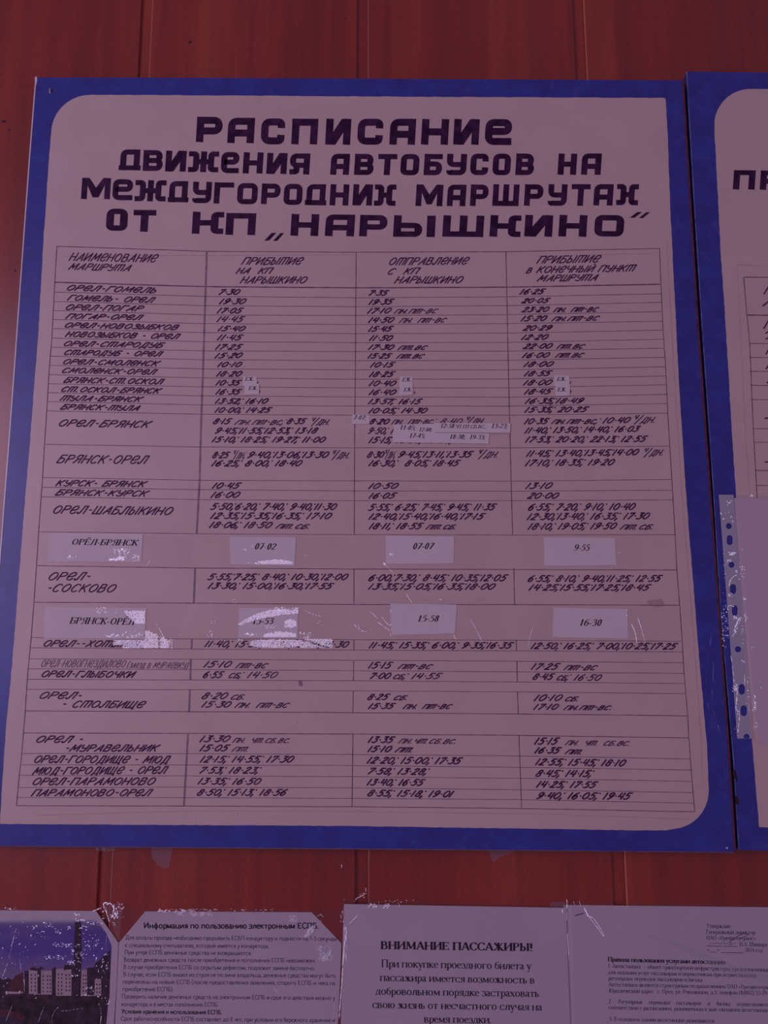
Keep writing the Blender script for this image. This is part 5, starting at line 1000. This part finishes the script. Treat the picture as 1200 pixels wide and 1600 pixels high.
def f(mb):
    o = WP + .0036
    scatter(mb, o, (575, 1411, 589, 1419), 26, (1, 4), (.2, .6), (-10, 50)); scatter(mb, o, (598, 1412, 612, 1419), 26, (1, 4), (.2, .6), (-10, 30)); scatter(mb, o, (580, 1406, 650, 1412), 26, (.8, 2.2)); streak(mb, o, [(548, 1441), (557, 1432)], .8, .05)
    streak(mb, o, [(540, 1448), (541, 1458), (538, 1475), (536, 1500), (534, 1535), (532, 1560), (530, 1590)], 1.4, .06, .05); scatter(mb, o, (532, 1420, 537, 1441), 18, (.8, 2.8), ang=(60, 110)); streak(mb, o, [(624, 1413), (624, 1416)], 1.3, .05); streak(mb, o, [(878.5, 1421), (879, 1426)], 1.1, .05); streak(mb, o, [(885.5, 1405), (886, 1412), (885.5, 1420)], 1.3, .06)
    streak(mb, o, [(885.5, 1420), (886, 1450), (889, 1500)], .7, .08, .3)
creases(s3, f)
creases(s3, lambda mb: scatter(mb, WP + .0036, (537, 1450, 542, 1500), 40, (4, 10), (.15, .3), (80, 96), .1), 'crease_soft')
mb = MB(); slab(mb, [(861, 1409), (884, 1409.5), (883.5, 1417.5), (859, 1416.5)], WP + .0014, WP + .0016); o = mb.build('clear_tape', M['oldtape'])
tag(o, 'small dull tape tab at the top right corner of the ВНИМАНИЕ notice', 'tape', 'clear tape on the wood wall')
s4 = film_patch('plastic_sleeve', [(893, 1408), (1290, 1412), (1310, 1856), (901, 1844)], WP + .0010, 'sleeve', (20, 14), .0004, None, 26)
tag(s4, 'clear plastic sleeve with a diagonal fold over the station rules notice', 'plastic sleeve', 'clear plastic over the lower notices')
def f(mb):
    o = WP + .0017
    streak(mb, o, [(913, 1419), (916, 1425), (919, 1431)], 2.2, .05); streak(mb, o, [(919, 1432), (926, 1434), (933, 1443), (940, 1454), (944, 1463)], .8, .06); streak(mb, o, [(922, 1435), (930, 1445), (938, 1456), (943, 1463)], .8, .06); scatter(mb, o, (917, 1430, 925, 1435), 8, (1, 3))
    streak(mb, o, [(905, 1409), (907, 1414)], .7, .1); streak(mb, o, [(896, 1409), (898, 1413)], .6, .1)
creases(s4, f)
def fold(parent, pts, width, height, off, mat):
    """a rounded ridge pressed into the film: pts = (x, y, width factor)"""
    mb = MB(); V = []; m = 6
    for i, (x, y, k) in enumerate(pts):
        a = pts[max(0, i - 1)]; b = pts[min(len(pts) - 1, i + 1)]
        dx, dy = b[0] - a[0], b[1] - a[1]; l = math.hypot(dx, dy)
        for j in range(m + 1):
            t = j / m - .5; V.append(P(x - dy / l * t * width * k, y + dx / l * t * width * k, off + height * k * math.cos(t * math.pi)))
    F = [(i * (m + 1) + j, i * (m + 1) + j + 1, (i + 1) * (m + 1) + j + 1, (i + 1) * (m + 1) + j) for i in range(len(pts) - 1) for j in range(m)]
    mb.add(V, F); return mb.build('fold', M[mat], parent, True)
q = smooth([(1010, 1462), (1060, 1478), (1110, 1500), (1150, 1515), (1200, 1532), (1260, 1556)], False, 4)
fold(s4, [(x, y, min(1, .25 + (x - 1010) / 140)) for x, y in q], 13, .0016, WP + .0012, 'crease_fold')

# torn remnants hanging below the timetable board
for px, lb in (([(236, 1322), (270, 1322), (268, 1335), (266, 1345), (264, 1355), (258, 1356.5), (254, 1357), (250, 1353), (246, 1352), (243, 1346), (238, 1341), (236.5, 1330)], 'torn scrap of old tape hanging under the board, left of the middle'),
               ([(762, 1325), (808, 1327), (796, 1334), (778, 1340), (773, 1347), (769, 1346), (766, 1336)], 'torn triangular scrap of old tape hanging under the board, right of the middle')):
    mb = MB(); slab(mb, px, .0004, .0006); o = mb.build('tape_scrap', M['oldtape']); tag(o, lb, 'tape', 'torn tape scraps under the board')
mb = MB(); slab(mb, [(148, 1324), (154, 1322), (183, 1322), (180, 1325), (177, 1329), (172, 1328), (160, 1330), (151, 1329.5)], .0004, .0010); o = mb.build('tape_scrap', M['oldtape'])
tag(o, 'small crinkled tape scrap at the first panel groove under the board', 'tape', 'torn tape scraps under the board')
creases(o, lambda mb: (scatter(mb, .0016, (150, 1323, 176, 1330), 12, (1, 3), (.2, .4), (-10, 10)), scatter(mb, .0016, (176, 1327, 179, 1330), 2, (1.5, 2.5))))
# long tape scratches on the blue frame at the right
mb = MB()
for q in ([(1112, 990), (1106, 1030), (1102, 1075), (1108, 1110)], [(1117, 1000), (1114, 1060), (1112, 1100)], [(1109, 1100), (1118, 1120), (1126, 1150)]): streak(mb, BF + .0003, q, .7, .25, .2)
o = mb.build('scratch', M['crease_soft'], board); o['kind'] = 'stuff'
